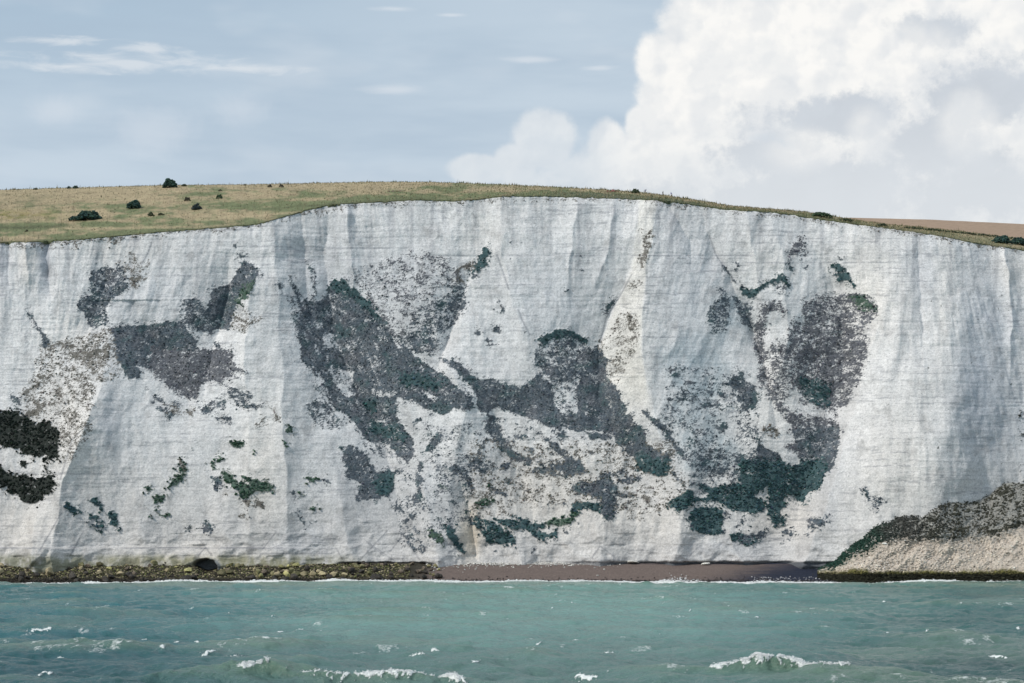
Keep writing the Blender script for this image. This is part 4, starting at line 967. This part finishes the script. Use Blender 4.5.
# small rubble as one mass
def rubble():
    n = 15000; x = rng.uniform(-165, -26, n); y = 486.5 + 19 * rng.random(n) ** 1.0
    px, _ = proj(x, y, 1.0); z_ = np.array([shoreZ(a, b) for a, b in zip(x, y)])
    r = rng.uniform(.08, .30, n); P = np.stack([x, y, z_ + r * .3], 1)
    low = sst(490.5 - y, -1.5, 1.5)[:, None]
    pal = np.array([(.13, .125, .06), (.20, .17, .11), (.04, .036, .028), (.36, .31, .20), (.13, .14, .055), (.035, .03, .025)])[rng.integers(0, 6, n)]
    c = (pal * (1 - low) + np.array([.035, .03, .026]) * low) * rng.uniform(.5, 1.4, (n, 1))
    o = tufts('rubble', P, r, c, rub_mat, (1, 1, .7), .2); tag(o, 'weedy rubble filling the gaps between the shore boulders', 'rubble', kind='stuff')
    # stones along the shingle edge
    n = 5200; x = rng.uniform(-24, 86, n); y = 486.2 + rng.exponential(1.0, n); r = rng.uniform(.08, .26, n)
    z_ = np.array([shoreZ(a, b) for a, b in zip(x, y)]); P = np.stack([x, y, z_ + r * .3], 1)
    o = tufts('stones', P, r, np.array([.045, .04, .04]) * rng.uniform(.4, 1.8, (n, 1)), rub_mat, (1, 1, .7), .2); tag(o, 'dark wet stones lining the water edge of the beach', 'stones', kind='stuff')
    # pale fallen lumps of chalk on the back of the beach
    n = 900; x = -22 + 50 * rng.random(n) ** 1.6; y = 507.5 - rng.exponential(1.6, n); r = rng.uniform(.08, .34, n)
    z_ = np.array([shoreZ(a, b) for a, b in zip(x, y)]); P = np.stack([x, y, z_ + r * .3], 1)
    o = tufts('chalk_lumps', P, r, np.array([.62, .60, .56]) * rng.uniform(.7, 1.15, (n, 1)), rub_mat, (1, 1, .7), .2); tag(o, 'pale chalk lumps fallen at the back of the beach', 'chalk lumps', kind='stuff')
    n = 160; x = rng.uniform(60, 86, n); y = rng.uniform(487.5, 492, n); r = rng.uniform(.08, .24, n)
    z_ = np.array([shoreZ(a, b) for a, b in zip(x, y)]); P = np.stack([x, y, z_ + r * .3], 1)
    o = tufts('chalk_lumps', P, r, np.array([.55, .54, .55]) * rng.uniform(.6, 1.15, (n, 1)), rub_mat, (1, 1, .7), .2); tag(o, 'pale chalk lumps on the dark shingle beside the scree', 'chalk lumps', kind='stuff')
rub_mat = attr_material('loose_stone', [(3, 4, .15, (1, 1, 1))], .3, 3.0)
rubble()
# countable boulders of the left shore
GB = 'boulders along the left shore'
for i in range(235):
    t = random.random(); px = -60 + 500 * random.random() if i > 40 else 440 * i / 40
    row = random.random(); Y = 487.0 + 18 * row; s = Y / F; x = float(ray(px, 560)[0]) * Y; zz = shoreZ(x, Y)
    w = random.uniform(3.6, 12.5) * random.uniform(.7, 1) * (1.12 - .2 * row); h = w * random.uniform(.55, .85)
    if row < .26: kd = 'dark'
    else:
        kd = random.choices(['olive', 'tan', 'brown', 'dark', 'yellow'], [4, 4 if px > 90 else 2, 3, 1.6, 1.5])[0]
        if 344 < px < 438: kd = random.choice(['dark', 'brown', 'olive'])
    big = 'large ' if w > 6 else 'small ' if w < 4.2 else ''
    cn = {'olive': 'olive weedy', 'tan': 'sandy pale', 'brown': 'grey brown', 'dark': 'wet black', 'yellow': 'yellowish'}[kd]
    where = 'near the left end of the shore' if px < 55 else 'below the small green clumps' if px < 120 else 'left of the sea cave' if px < 195 else 'in front of the sea cave' if px < 222 else 'between the sea cave and the tan boulders' if px < 300 else 'between the tan boulders and the beach'
    if i > 40 and 298 < px < 350 or (190 < px < 226 and row > .45): continue
    place = 'at the water line' if row < .26 else 'behind the water line' if row < .6 else 'against the cliff foot'
    o = bpy.data.objects.new('boulder', random.choice(PROTO[kd])); COL.objects.link(o)
    o.location = (x, Y, zz + h * s * .34); o.scale = (w * s / 2, w * s / 2 * random.uniform(.8, 1.2), h * s / 2 / .6)
    o.rotation_euler = (random.uniform(-.3, .3), random.uniform(-.3, .3), random.uniform(0, 6.28))
    rocks_tag(o, f'{big}{cn} boulder {place} {where}', GB)
for i, (px, w, h, kd, lab) in enumerate(((303, 9, 6, 'tan', 'first tan boulder from the left in the pale row by the water'), (312.5, 10, 6.5, 'tan', 'second tan boulder from the left in the pale row by the water'), (323, 10, 6, 'tan', 'middle tan boulder in the pale row by the water'),
        (333.5, 11, 7, 'tan', 'fourth tan boulder from the left in the pale row by the water'), (344, 8, 5.5, 'tan', 'last tan boulder on the right of the pale row by the water'), (277, 9, 5.5, 'tan', 'tan boulder apart from the pale row on its left side'))):
    boulder(kd, px, 576.0, w, h * 1.1, 493 - .2 * i, lab, None)
for i, (px, py, w, h, lab) in enumerate(((281, 568, 10, 6, 'leftmost of three yellow green boulders behind the tan row'), (289, 568, 9, 6, 'middle one of three yellow green boulders behind the tan row'), (297, 567, 10, 8, 'right and tallest of three yellow green boulders behind the tan row'))):
    boulder('yellow', px, py, w, h, 500, lab, None)
boulder('chalk', 706, 565.5, 15, 5, 505, 'wide white boulder on the beach against the foot of the cliff', None)
boulder('chalk', 632, 562.8, 15, 3.2, 506.5, 'flat white slab at the back of the beach left of the wide boulder', None)
boulder('chalk', 678, 582.3, 7, 2.6, 487.6, 'small pale boulder in the breaking water edge of the beach', None)

# ------------------------------------------------------------------ fallen scree on the right
def scree():
    px = np.linspace(818, 1400, 900)
    top = np.interp(px, [812, 836, 843, 862, 876, 902, 923, 941, 974, 990, 1002, 1013, 1030, 1090, 1180, 1400], [571, 558, 549, 535, 517.5, 510.5, 508, 496, 496.5, 490, 480.5, 478, 482, 496, 520, 560])
    top = top + .8 * fbm(px * .12, 0, 1.8, 4)
    nv = 190; t = np.linspace(0, 1, nv)[:, None]
    PYb = 586 + 0 * px
    Yb = 484.8 + 2.5 * sst(862 - px, 0, 40)
    tt = np.clip(top, 470, 583)
    Yt = np.minimum(cliffY(px, tt - 2) + 1.2, cliffY(px, tt) + 1.2)
    k = np.ones(21) / 21; Yt = np.convolve(np.pad(Yt, 10, 'edge'), k, 'valid')
    PX = np.broadcast_to(px, (nv, len(px))); PY = PYb + (top - PYb) * t
    # depth goes with height: steep wave-cut toe, long slope, then the crest against the cliff
    f = np.interp(t, [0, .06, .16, .6, 1], [0, .05, .12, .55, 1]); Y = Yb + (Yt - Yb) * f
    n = fbm(PX * .05, PY * .08, 2.7, 4); r = ridged((PX + PY * .5 + 5 * n) * .05, PY * .03, 5.1, 5); nf = fbm(PX * .5, PY * .6, 3.9, 4, .6)
    up = sst(t, .10, .3); Y = Y - np.sin(np.pi * t) * (1.4 * n + 1.5 * r * up) - .42 * nf
    a, b = ray(PX, PY); X = a * Y; Z = CH + b * Y
    low_line = 5 * n + 2 * nf + np.interp(PX, [818, 860, 884, 925, 958, 990, 1024, 1400], [575, 556, 544, 539.5, 540.5, 535, 530, 548])
    upz = sst(low_line - PY + 5 * n + 8 * perlin(PX * .5, PY * .7, 66.6), -6, 6)
    chalk = np.array([.52, .45, .38]) * (1 + .24 * n + .32 * nf + .25 * r)[..., None]
    wt_ = sst(perlin(PX * .55, PY * .7, 7.7) + .4 * nf, .35, .6) * sst(PY, 545, 568) * sst(950 - PX, -40, 60); chalk = chalk * (1 - .7 * wt_[..., None]) + np.array([.66, .62, .60]) * .7 * wt_[..., None]
    grey = np.array([.31, .30, .275]) * (1 + .35 * nf + .2 * n)[..., None]
    dkm = uni(.45 * perlin(PX * .12, PY * .22, 5.4) + .6 * perlin(PX * .45, PY * .7, 1.4) + .6 * perlin(PX * 1.0, PY * 1.3, 9.4), .34)
    cv = np.interp(PX, [820, 905, 925, 960, 1024], [1.0, .92, .62, .42, .36]) + .35 * n
    rim = np.exp(-np.maximum(0, PY - np.interp(PX, px, top)) / 2.0); cv = np.maximum(cv, rim * .95)
    db = np.exp(-((PY - np.interp(PX, [900, 960, 1000, 1024, 1400], [535, 537.5, 530, 523, 520])) / 3.2) ** 2) * sst(PX, 930, 1000); cv = np.maximum(cv, db * 1.0)
    dkm = sst(cv - dkm, -.10, .18)
    gcol = np.where((PX < 905)[..., None], np.array([.045, .085, .055]), np.array([.07, .075, .05])) * (1 + .35 * nf)[..., None]
    mixb = sst(PX + 30 * n, 862, 905)[..., None]; gcol = np.array([.028, .07, .052]) * (1 - mixb) + np.array([.10, .10, .09]) * mixb
    mixc = sst(PX + 30 * n, 905, 960)[..., None]; gcol = gcol * (1 - mixc) + np.array([.085, .085, .065]) * mixc
    gcol = gcol * (.8 + .45 * nf)[..., None]
    upper = grey * (1 - dkm[..., None]) + gcol * dkm[..., None]
    col = chalk * (1 - upz[..., None]) + upper * upz[..., None]
    fp = sst(perlin(PX * .3, PY * .5, 61.1), .5, .56) * .7 * (1 - upz); col = col * (1 - fp[..., None]) + np.array([.10, .08, .06]) * fp[..., None]
    we = sst(PY + 5.5 * n + 3 * nf, 568.5, 573.0); col = col * (1 - we[..., None]) + np.array([.15, .135, .05]) * we[..., None] * (1 + .4 * nf)[..., None]
    we2 = sst(PY + 2.6 * nf, 571.8, 575.0); col = col * (1 - we2[..., None]) + np.array([.018, .018, .011]) * we2[..., None] * (1 + .5 * nf)[..., None]
    Y = Y + 0; mat = attr_material('scree_rubble', [(1.4, 6, .6, (1, 1, 1)), (4, 4, .22, (1, 1, 1))], .22, 1.8)
    o = grid_mesh('scree_slope', X, Y, Z, mat, {'col': np.clip(col, .008, .7)}); tag(o, 'fallen chalk scree with a green crest at the right foot of the cliff', 'scree', kind='structure')
    # loose stones and shrubs over it
    m = (t * np.ones_like(PX) > .05) & (PX < 1200)
    idx = rng.choice(np.flatnonzero(m.ravel()), 9000); P = np.stack([X.ravel()[idx], Y.ravel()[idx], Z.ravel()[idx]], 1)
    c = col.reshape(-1, 3)[idx] * rng.uniform(.7, 1.35, (9000, 1)); rr = rng.uniform(.08, .30, 9000)
    tag(tufts('scree_stones', P, rr, c, rub_mat, (1, 1, .75), .25), 'loose chalk stones lying over the scree slope', 'stones', kind='stuff')
    idx = np.flatnonzero(((dkm * upz > .7) & (PX < 1200) & (PY > 470)).ravel()); idx = rng.choice(idx, 7000); P = np.stack([X.ravel()[idx], Y.ravel()[idx] - .1, Z.ravel()[idx]], 1)
    tag(tufts('scree_scrub', P, rng.uniform(.10, .24, 7000), gcol.reshape(-1, 3)[idx] * rng.uniform(.45, 1.3, (7000, 1)), leaf_mat), 'low dark scrub covering the crest of the scree', 'scrub', kind='stuff')
    idx = np.flatnonzero(((PY > 571) & (PX < 1200)).ravel()); idx = rng.choice(idx, 5000); P = np.stack([X.ravel()[idx], Y.ravel()[idx] - .1, Z.ravel()[idx]], 1)
    tag(tufts('weedy_stones', P, rng.uniform(.15, .42, 5000), col.reshape(-1, 3)[idx] * rng.uniform(.4, 1.7, (5000, 1)), rub_mat, (1, 1, .7), .2), 'weed covered stones along the toe of the scree', 'stones', kind='stuff')
    for i, (qx, qy, w) in enumerate(((884.5, 544, 7), (891, 533, 3.4), (881, 537, 3), (905, 541, 3), (916, 541, 3.6), (933, 540, 4), (950, 527, 3.2), (976, 521, 4), (858, 551, 3), (867, 546.5, 3.4))):
        j = int((qx - 818) / (1400 - 818) * 899); ii = int(np.argmin(np.abs(PY[:, j] - qy)))
        o = bpy.data.objects.new('boulder', random.choice(PROTO['chalk'])); COL.objects.link(o); s = Y[ii, j] / F
        o.location = (X[ii, j], Y[ii, j] - .3, Z[ii, j] + .1); o.scale = (w * s / 2, w * s / 2, w * s / 3); o.rotation_euler = (random.random() * .3, random.random() * .3, random.random() * 6)
        rocks_tag(o, 'largest white block on the upper border of the bare scree' if i == 0 else 'white chalk block lying on the scree crest', None if i == 0 else 'white blocks on the scree')
scree()

# ------------------------------------------------------------------ sea
def ocean_tile(N, L, wind, wdir, cut, seed, spread=2.0):
    g = np.random.default_rng(seed); k = 2 * np.pi * np.fft.fftfreq(N, L / N); kx, ky = np.meshgrid(k, k); kk = np.hypot(kx, ky); kk[0, 0] = 1e-6
    Lw = wind ** 2 / 9.81; c = (kx * math.cos(wdir) + ky * math.sin(wdir)) / kk
    ph = np.exp(-1 / (kk * Lw) ** 2) / kk ** 4 * np.abs(c) ** spread * np.exp(-(kk * cut) ** 2); ph[0, 0] = 0
    h = (g.normal(size=(N, N)) + 1j * g.normal(size=(N, N))) * np.sqrt(ph)
    z_ = np.real(np.fft.ifft2(h)); s = z_.std(); hx = np.real(np.fft.ifft2(-1j * kx / kk * h)) / s; hy = np.real(np.fft.ifft2(-1j * ky / kk * h)) / s
    return z_ / s, hx, hy
def samp(t, L, x, y):
    N = t.shape[0]; u = np.mod(x / L, 1) * N; w_ = np.mod(y / L, 1) * N; i = u.astype(int); j = w_.astype(int); fx = u - i; fy = w_ - j
    i %= N; j %= N; i1 = (i + 1) % N; j1 = (j + 1) % N
    return (t[j, i] * (1 - fx) + t[j, i1] * fx) * (1 - fy) + (t[j1, i] * (1 - fx) + t[j1, i1] * fx) * fy
# whitecaps: frame x, y, width px, foam height px, crest height m
CAPS = [(37, 632, 26, 6, .45), (72, 626, 6, 3, .25), (107, 610, 5, 2, .2), (129, 602, 8, 2, .2), (140, 642, 10, 3, .25), (120, 649, 9, 3, .25), (159, 654, 8, 5, .3), (171, 641, 7, 2.5, .2), (192, 643, 16, 2.5, .2), (45, 675, 14, 5, .35),
        (207, 653, 15, 7, .6), (235, 655, 40, 3, .75), (275, 615, 8, 3, .2), (283, 627, 9, 4, .25), (302, 629, 10, 2, .2), (325, 629, 6, 3, .2), (363, 646, 9, 3, .2), (398, 619, 4, 4, .2), (412, 611, 8, 3, .2), (431, 612, 7, 3, .2),
        (418, 657, 22, 6, .4), (436, 653, 14, 3, .4), (477, 664, 12, 2.5, .2), (554, 610, 4, 4, .2), (573, 605, 8, 3, .2), (585, 607, 9, 2, .2), (609, 604, 4, 3, .2), (607, 654, 15, 4, .3), (594, 674, 28, 8, .4), (665, 674, 7, 3, .2), (658, 632, 5, 3, .2),
        (754, 617, 7, 4, .25), (747, 604, 7, 2.5, .2), (953, 606, 6, 3, .2), (963, 608, 5, 3, .2), (847, 610, 5, 3, .2), (930, 638, 6, 3, .25), (995, 650, 20, 8, .45), (833, 625, 9, 3, .25), (888, 636, 10, 2, .2), (818, 650, 5, 2, .2), (1018, 630, 6, 3, .2),
        (540, 645, 10, 2.5, .2), (505, 618, 6, 2, .15), (690, 612, 6, 2, .15), (640, 596, 7, 1.5, .15), (350, 603, 7, 1.5, .15), (230, 612, 7, 2, .15), (28, 603, 7, 1.5, .15), (575, 640, 14, 2, .2), (410, 599, 5, 1.5, .15), (885, 603, 5, 1.5, .15),
        (250, 678, 40, 4, .8), (60, 660, 20, 2, .5)]
BREAK = [  # long breakers: list of crest points (px, py), crest height m, foam amount, foam drop px
    ([(250, 668), (300, 672), (345, 673), (385, 673), (430, 675), (455, 673), (475, 678)], 1.15, [.1, .6, 1, .9, .9, 1.5, .2], 11),
    ([(690, 665), (705, 665), (725, 664.5), (745, 664.5), (757, 664.5), (775, 665), (800, 666), (825, 667.5), (848, 669), (860, 670)], 1.6, [0, .6, .85, 1.0, 1.1, .8, 1.25, 1.35, 1.1, .2], 11, [.1, .2, .45, .8, 1.0, .95, .65, .4, .25, .1]),
    ([(600, 679), (660, 681), (700, 680)], .35, [.0, .15, 0], 3),
    ([(120, 676), (170, 672), (230, 674), (262, 679)], .8, [0, .12, .3, 0], 4)]
def sea():
    inv = np.linspace(1 / 490.5, 1 / 128, 640); Yr = np.concatenate([1 / inv, np.linspace(126, 30, 40)])[::-1]
    fr = np.linspace(-.62, .62, 1900); Y0 = np.broadcast_to(Yr[:, None], (len(Yr), len(fr))).copy(); X0 = fr[None] * Y0
    t1 = ocean_tile(1024, 310, 9.5, R(78), .35, 5); t2 = ocean_tile(512, 61, 5.0, R(63), .06, 6, 1.5); t3 = ocean_tile(512, 17.3, 3.0, R(95), .02, 8, .6)
    damp = np.interp(Y0, [30, 460, 488, 495], [1, 1, .45, .3]); X = X0.copy(); Y = Y0.copy(); Z = np.zeros(X.shape)
    for t, L, a in ((t1, 310, .42), (t2, 61, .21), (t3, 17.3, .085)):
        Z += a * damp * samp(t[0], L, X0, Y0); X += .8 * a * damp * samp(t[1], L, X0, Y0); Y += .8 * a * damp * samp(t[2], L, X0, Y0)
    foam = np.zeros(X.shape); n = fbm(X0 * .9, Y0 * .5, 3.3, 4, .6); nf = fbm(X0 * 3.1, Y0 * 1.4, 8.3, 4, .65)
    hs = (samp(t1[0], 310, X0, Y0) + .6 * samp(t2[0], 61, X0, Y0)); foam = np.maximum(foam, sst(hs + .8 * n, 3.05, 3.6) * .55)
    px0, py0 = proj(X0, Y0, 0 * X0)
    for cx, cy, w, h, H in CAPS:
        x, y = on_sea(cx, cy + h * .35, H * .5); s = y / F; wm = w * s / 2; dm = max(.35, h * s * 1.6)
        sel = (np.abs(X0 - x) < wm * 3) & (np.abs(Y0 - y) < 9)
        dx = (X0[sel] - x) / wm; dy = (Y0[sel] - y - .6 * np.sin(dx * 2 + cx)) 
        g = np.exp(-(np.abs(dx + .5 * n[sel]) / 1.3) ** 2); Z[sel] += .8 * H * g * np.where(dy > 0, np.exp(-(dy / 2.6) ** 2), np.exp(-(dy / 1.2) ** 2))
        fo = np.exp(-(dx / .95) ** 2) * np.exp(-((dy + dm * .25) / dm) ** 2); foam[sel] = np.maximum(foam[sel], sst(fo * 1.2 + 1.35 * nf[sel] + .5 * n[sel], .52, 1.0))
    for pts, H, fa, drop, *hp in BREAK:
        P = np.array([on_sea(a, b + 6, H * .55) for a, b in pts]); o = np.argsort(P[:, 0]); P = P[o]; fa = np.array(fa)[o]
        sel = (X0 > P[0, 0] - 8) & (X0 < P[-1, 0] + 8) & (np.abs(Y0 - P[:, 1].mean()) < 22)
        kx = np.linspace(P[0, 0] - 9, P[-1, 0] + 9, 200); ky = np.convolve(np.pad(np.interp(kx, P[:, 0], P[:, 1]), 12, 'edge'), np.ones(25) / 25, 'valid'); cy = np.interp(X0[sel], kx, ky); am = np.interp(X0[sel], P[:, 0], fa); en = sst(X0[sel], P[0, 0] - 6, P[0, 0] + 3) * sst(P[-1, 0] + 6 - X0[sel], 0, 9)
        d = Y0[sel] - cy + .5 * n[sel]; Hh = H * en * (1 + .2 * n[sel]) * (np.interp(X0[sel], P[:, 0], np.array(hp[0])) if hp else 1)
        Z[sel] += Hh * np.where(d > 0, np.exp(-(d / 4.5) ** 2), np.exp(-(np.abs(d) / 2.1) ** 1.6))
        Y[sel] -= .5 * Hh * np.exp(-(d / 1.0) ** 2)
        dr = drop * P[:, 1].mean() / F * 1.5
        fo = am * en * np.where(d > 0, np.exp(-(d / 1.1) ** 2), np.exp(-(np.abs(d) / (dr * 1.25)) ** 1.3)); foam[sel] = np.maximum(foam[sel], sst(fo + .95 * nf[sel] + .6 * n[sel], .50, .95))
    # surf line on the shore and foam streaks near it
    yl = 485.4 + .9 * fbm(X0 * .05, 0 * X0, 1.3, 4); ns = fbm(X0 * .12, Y0 * .25, 5.9, 4, .6)
    px_, _ = proj(X0, Y0, 0 * X0); amt = np.interp(px_, [-200, 0, 250, 400, 520, 640, 700, 860, 1024, 1300], [.8, .95, .85, 1.05, 1.15, 1.35, 1.4, 1.2, .8, .8])
    sf = np.exp(-(np.abs(Y0 - yl) / (2.6 * amt)) ** 2) * amt; foam = np.maximum(foam, sst(sf + .55 * ns + .3 * nf, .35, .75)); Z += .28 * sf * (1 + ns)
    s2 = np.exp(-((Y0 - yl + 9 * amt) / 3.5) ** 2) * .55 * amt; foam = np.maximum(foam, .8 * sst(s2 + .6 * ns + .35 * nf, .55, .85))
    foam = np.maximum(foam, .45 * sst(fbm(X0 * .30, Y0 * .12, 14.2, 5, .7) + .10 * hs, .30, .50))
    Z += .07 * foam * (1 + nf)
    # water colour: chalk-laden teal, with cloud and wave shade painted in
    pn = fbm(X0 * .006, Y0 * .012, 2.9, 3); c0 = np.array([.15, .27, .24]); c1 = np.array([.03, .125, .135]); c2 = np.array([.20, .285, .245])
    lx = sst(px_ + 120 * pn, 60, 420) * sst(1010 - px_ - 60 * pn, 0, 380)  # mask for the sides, painted darker as under cloud shadow
    w1 = np.clip(lx, 0, 1)[..., None]; rt = sst(px_, 700, 900)[..., None]; cs = c1 * (1 - rt) + np.array([.035, .11, .10]) * rt; col = cs * (1 - w1) + c0 * w1; col = col * (1 + .16 * fbm(X0 * .06, Y0 * .05, 4.9, 4, .6) + .25 * sst(hs, -2, 2) - .12)[..., None]  # troughs darker and crests paler: wave shade put into the colour
    tw = (sst(Y0 + 16 * pn + 8 * ns, 440, 484) * .8)[..., None]; col = col * (1 - tw) + c2 * tw
    bw = (np.exp(-((Y0 - 455 - 10 * pn) / 14) ** 2) * sst(px_, 780, 900) * .35)[..., None]; col = col * (1 - bw) + np.array([.08, .26, .22]) * bw
    col = col * (1 - .30 * sst(230 - Y0, 0, 80) - .10 * sst(330 - Y0, 0, 100))[..., None]; gr = (sst(Z, .45, 1.3) * .5)[..., None]; col = col * (1 - gr) + np.array([.13, .20, .13]) * gr
    sm = (.4 * sst(fbm(X0 * .03, Y0 * .03, 7.1, 3), .05, .4))[..., None]; col = col * (1 - sm) + np.array([.17, .24, .19]) * sm
    m, T, b = material('sea_water', .16, .5); b.inputs['IOR'].default_value = 1.33
    cc = attr(T, 'col').outputs['Color']; ff = attr(T, 'foam').outputs['Fac']; oc = objco(T)
    fn = T.noise(T.scalev(oc, (1, .7, 1)), 2.6, 5, .7); fm = T.ss(T.m('ADD', ff, T.m('MULTIPLY', T.m('SUBTRACT', fn, .5), 1.1)), .32, .72)
    T.l.new(T.mix(fm, cc, (.80, .82, .80)), b.inputs['Base Color']); T.l.new(T.ss(fm, 0.0, 1.0, .20, .8), b.inputs['Roughness'])
    h = T.m('ADD', T.m('MULTIPLY', T.noise(T.scalev(oc, (.55, 1.1, 1)), 1.2, 6, .62), .55), T.m('MULTIPLY', fm, .10)); bump(T, b, h, 1.0, .8)
    o = grid_mesh('sea', X, Y, Z, m, {'col': np.clip(col, .01, .8), 'foam': foam}); tag(o, 'choppy teal sea with small whitecaps', 'sea', kind='structure')
    # drops and lather thrown up by the breakers
    idx = np.flatnonzero((foam > .8).ravel()); w_ = (Z.ravel()[idx] + .3).clip(.05, 3) ** 2; w_ *= (Y0.ravel()[idx] < 230); 
    idx = rng.choice(idx, 5200, p=w_ / w_.sum()); P = np.stack([X.ravel()[idx], Y.ravel()[idx] - .03, Z.ravel()[idx] + .02 + rng.exponential(.025, 5200)], 1); P[:, :2] += rng.normal(0, .06, (5200, 2))
    tag(tufts('foam', P, rng.uniform(.012, .04, 5200), np.full((5200, 3), .8), foam_mat, (1, 1, .8), .3), 'white lather on the breaking crests', 'foam', kind='stuff')
    idx = np.flatnonzero(((sf + .5 * ns > .75) & (Y0 < 489.5)).ravel()); idx = rng.choice(idx, 4200); px2 = px_.ravel()[idx]; k = np.exp(-((px2 - 680) / 14) ** 2)
    P = np.stack([X.ravel()[idx], Y.ravel()[idx], Z.ravel()[idx] + .04 + rng.exponential(.04 + .45 * k)], 1)
    tag(tufts('surf', P, rng.uniform(.05, .16, 4200), np.full((4200, 3), .8), foam_mat, (1.6, 1, .7), .3), 'white surf breaking along the foot of the shore', 'surf', kind='stuff')
foam_mat = attr_material('foam_white', [(8, 3, .05, (1, 1, 1))], .06, 3.0)
sea()
# deep sheet under everything so that no gap shows from another position
o = raw_mesh('sea_bed', np.array([(-3000, -200, -3.5), (3000, -200, -3.5), (3000, 560, -3.5), (-3000, 560, -3.5)], float), np.array([(0, 1, 2, 3)]), None)
_m, _T, _b = material('sea_bed_mud', .6); _T.l.new(_T.mix(_T.noise(objco(_T), .02, 4), (.06, .14, .14), (.10, .19, .18)), _b.inputs['Base Color']); o.data.materials.append(_m); tag(o, kind='structure')

# ------------------------------------------------------------------ walkers on the brink
def person(loc, yaw, h, top, legs, skin, hair, label, lean=0.0, arm=0.2, pack=False):
    joints = {'pel': (0, 0, .52, .085), 'bel': (0, lean * .10, .60, .080), 'che': (0, lean * .25, .72, .092), 'nec': (0, lean * .40, .815, .034), 'hb': (0, lean * .45, .86, .048), 'ht': (0, lean * .48, .93, .055)}
    for s, n in ((-1, 'l'), (1, 'r')):
        joints['hip' + n] = (s * .055, 0, .49, .058); joints['kn' + n] = (s * .06, .03 + .06 * s, .28, .042); joints['an' + n] = (s * .062, -.01 + .13 * s, .04, .028); joints['to' + n] = (s * .066, .08 + .13 * s, .015, .024)
        joints['sh' + n] = (s * .112, lean * .32, .79, .038); joints['el' + n] = (s * .14, lean * .3 - .02, .62, .028); joints['wr' + n] = (s * .13, lean * .3 + arm, .50, .020); joints['ha' + n] = (s * .125, lean * .3 + arm * 1.15, .455, .022)
    names = list(joints); ix = {n: i for i, n in enumerate(names)}
    E = [('pel', 'bel'), ('bel', 'che'), ('che', 'nec'), ('nec', 'hb'), ('hb', 'ht')]
    for n in 'lr': E += [('pel', 'hip' + n), ('hip' + n, 'kn' + n), ('kn' + n, 'an' + n), ('an' + n, 'to' + n), ('che', 'sh' + n), ('sh' + n, 'el' + n), ('el' + n, 'wr' + n), ('wr' + n, 'ha' + n)]
    me = bpy.data.meshes.new('body_src'); me.from_pydata([tuple(c * h for c in joints[n][:3]) for n in names], [(ix[a], ix[b]) for a, b in E], [])
    o = bpy.data.objects.new('person_src', me); COL.objects.link(o); md = o.modifiers.new('skin', 'SKIN'); o.modifiers.new('sub', 'SUBSURF').levels = 1
    for i, n in enumerate(names): me.skin_vertices[0].data[i].radius = (joints[n][3] * h * 1.45,) * 2
    me.skin_vertices[0].data[0].use_root = True
    ev = o.evaluated_get(bpy.context.evaluated_depsgraph_get()); body = bpy.data.meshes.new_from_object(ev)
    bpy.data.objects.remove(o); body.materials.clear()
    for c in (top, legs, skin, hair):
        m, T, b = material('cloth'); T.l.new(T.mix(T.noise(objco(T), 14, 3), tuple(v_ * .75 for v_ in c), tuple(v_ * 1.2 for v_ in c)), b.inputs['Base Color']); body.materials.append(m)
    for p in body.polygons:
        z_ = p.center.z / h; x_ = abs(p.center.x) / h
        p.material_index = 3 if z_ > .90 or (z_ > .85 and p.center.y < .02) else 2 if (z_ > .82 or (x_ > .1 and z_ < .52 and z_ > .40)) else 1 if z_ < .52 else 0
        p.use_smooth = True
    ob = bpy.data.objects.new('person', body); COL.objects.link(ob); ob.location = loc; ob.rotation_euler = (0, 0, yaw)
    if pack:
        bp = bpy.data.objects.new('backpack', blob_rock('backpack_mesh', (.17, .13, .27), body.materials[1], 5, 2, .05)); COL.objects.link(bp); bp.parent = ob; bp.location = (0, -.25, .70 * h)
    return tag(ob, label, 'person', 'walkers on the brink')
for px, py, top, legs, hair, lab, lean, hh in ((645.3, 190.9, (.10, .11, .24), (.03, .035, .06), (.03, .025, .02), 'leftmost person walking on the brink in a blue and black jacket', .1, 1.72),
        (663.0, 192.6, (.035, .05, .04), (.03, .03, .035), (.05, .04, .03), 'middle person on the brink dressed in dark clothes', 0, 1.7),
        (671.8, 193.5, (.22, .25, .45), (.04, .05, .10), (.25, .20, .15), 'rightmost person on the brink in a light blue top leaning forward', .5, 1.62)):
    # stand just behind the crest so the lower legs are hidden by turf
    x, y, z = mp(px, float(sky_py(px))); y2 = y + 1.0; a, b = ray(px, py); hz = CH + float(b) * y2
    j = int(np.argmin(np.abs(MPX[112] - px))); gz = float(MZ[113, j])
    hgt = min(1.85, max(1.35, hz - gz)); person((float(a) * y2, y2, gz - .02), R(90) if lean < .3 else R(70), hgt, top, legs, (.45, .30, .22), hair, lab, lean, .2, px < 650)
# pinkish flowers in the turf
P = []; 
for i in range(70):
    x, y, z = mp(612 + random.gauss(0, 3.0), 191.6 + random.random() * .8); P.append((x + random.gauss(0, .3), y + random.gauss(0, .4), z + random.uniform(.1, .6)))
P = np.array(P); o = tufts('wildflowers', P, rng.uniform(.08, .2, 70), np.where(rng.random((70, 1)) < .6, np.array([[.42, .16, .16]]), np.array([[.12, .14, .07]])), leaf_mat)
tag(o, 'small patch of pinkish red flowers in the turf left of the walkers', 'wildflowers', kind='stuff')
print('built', len(bpy.data.objects))
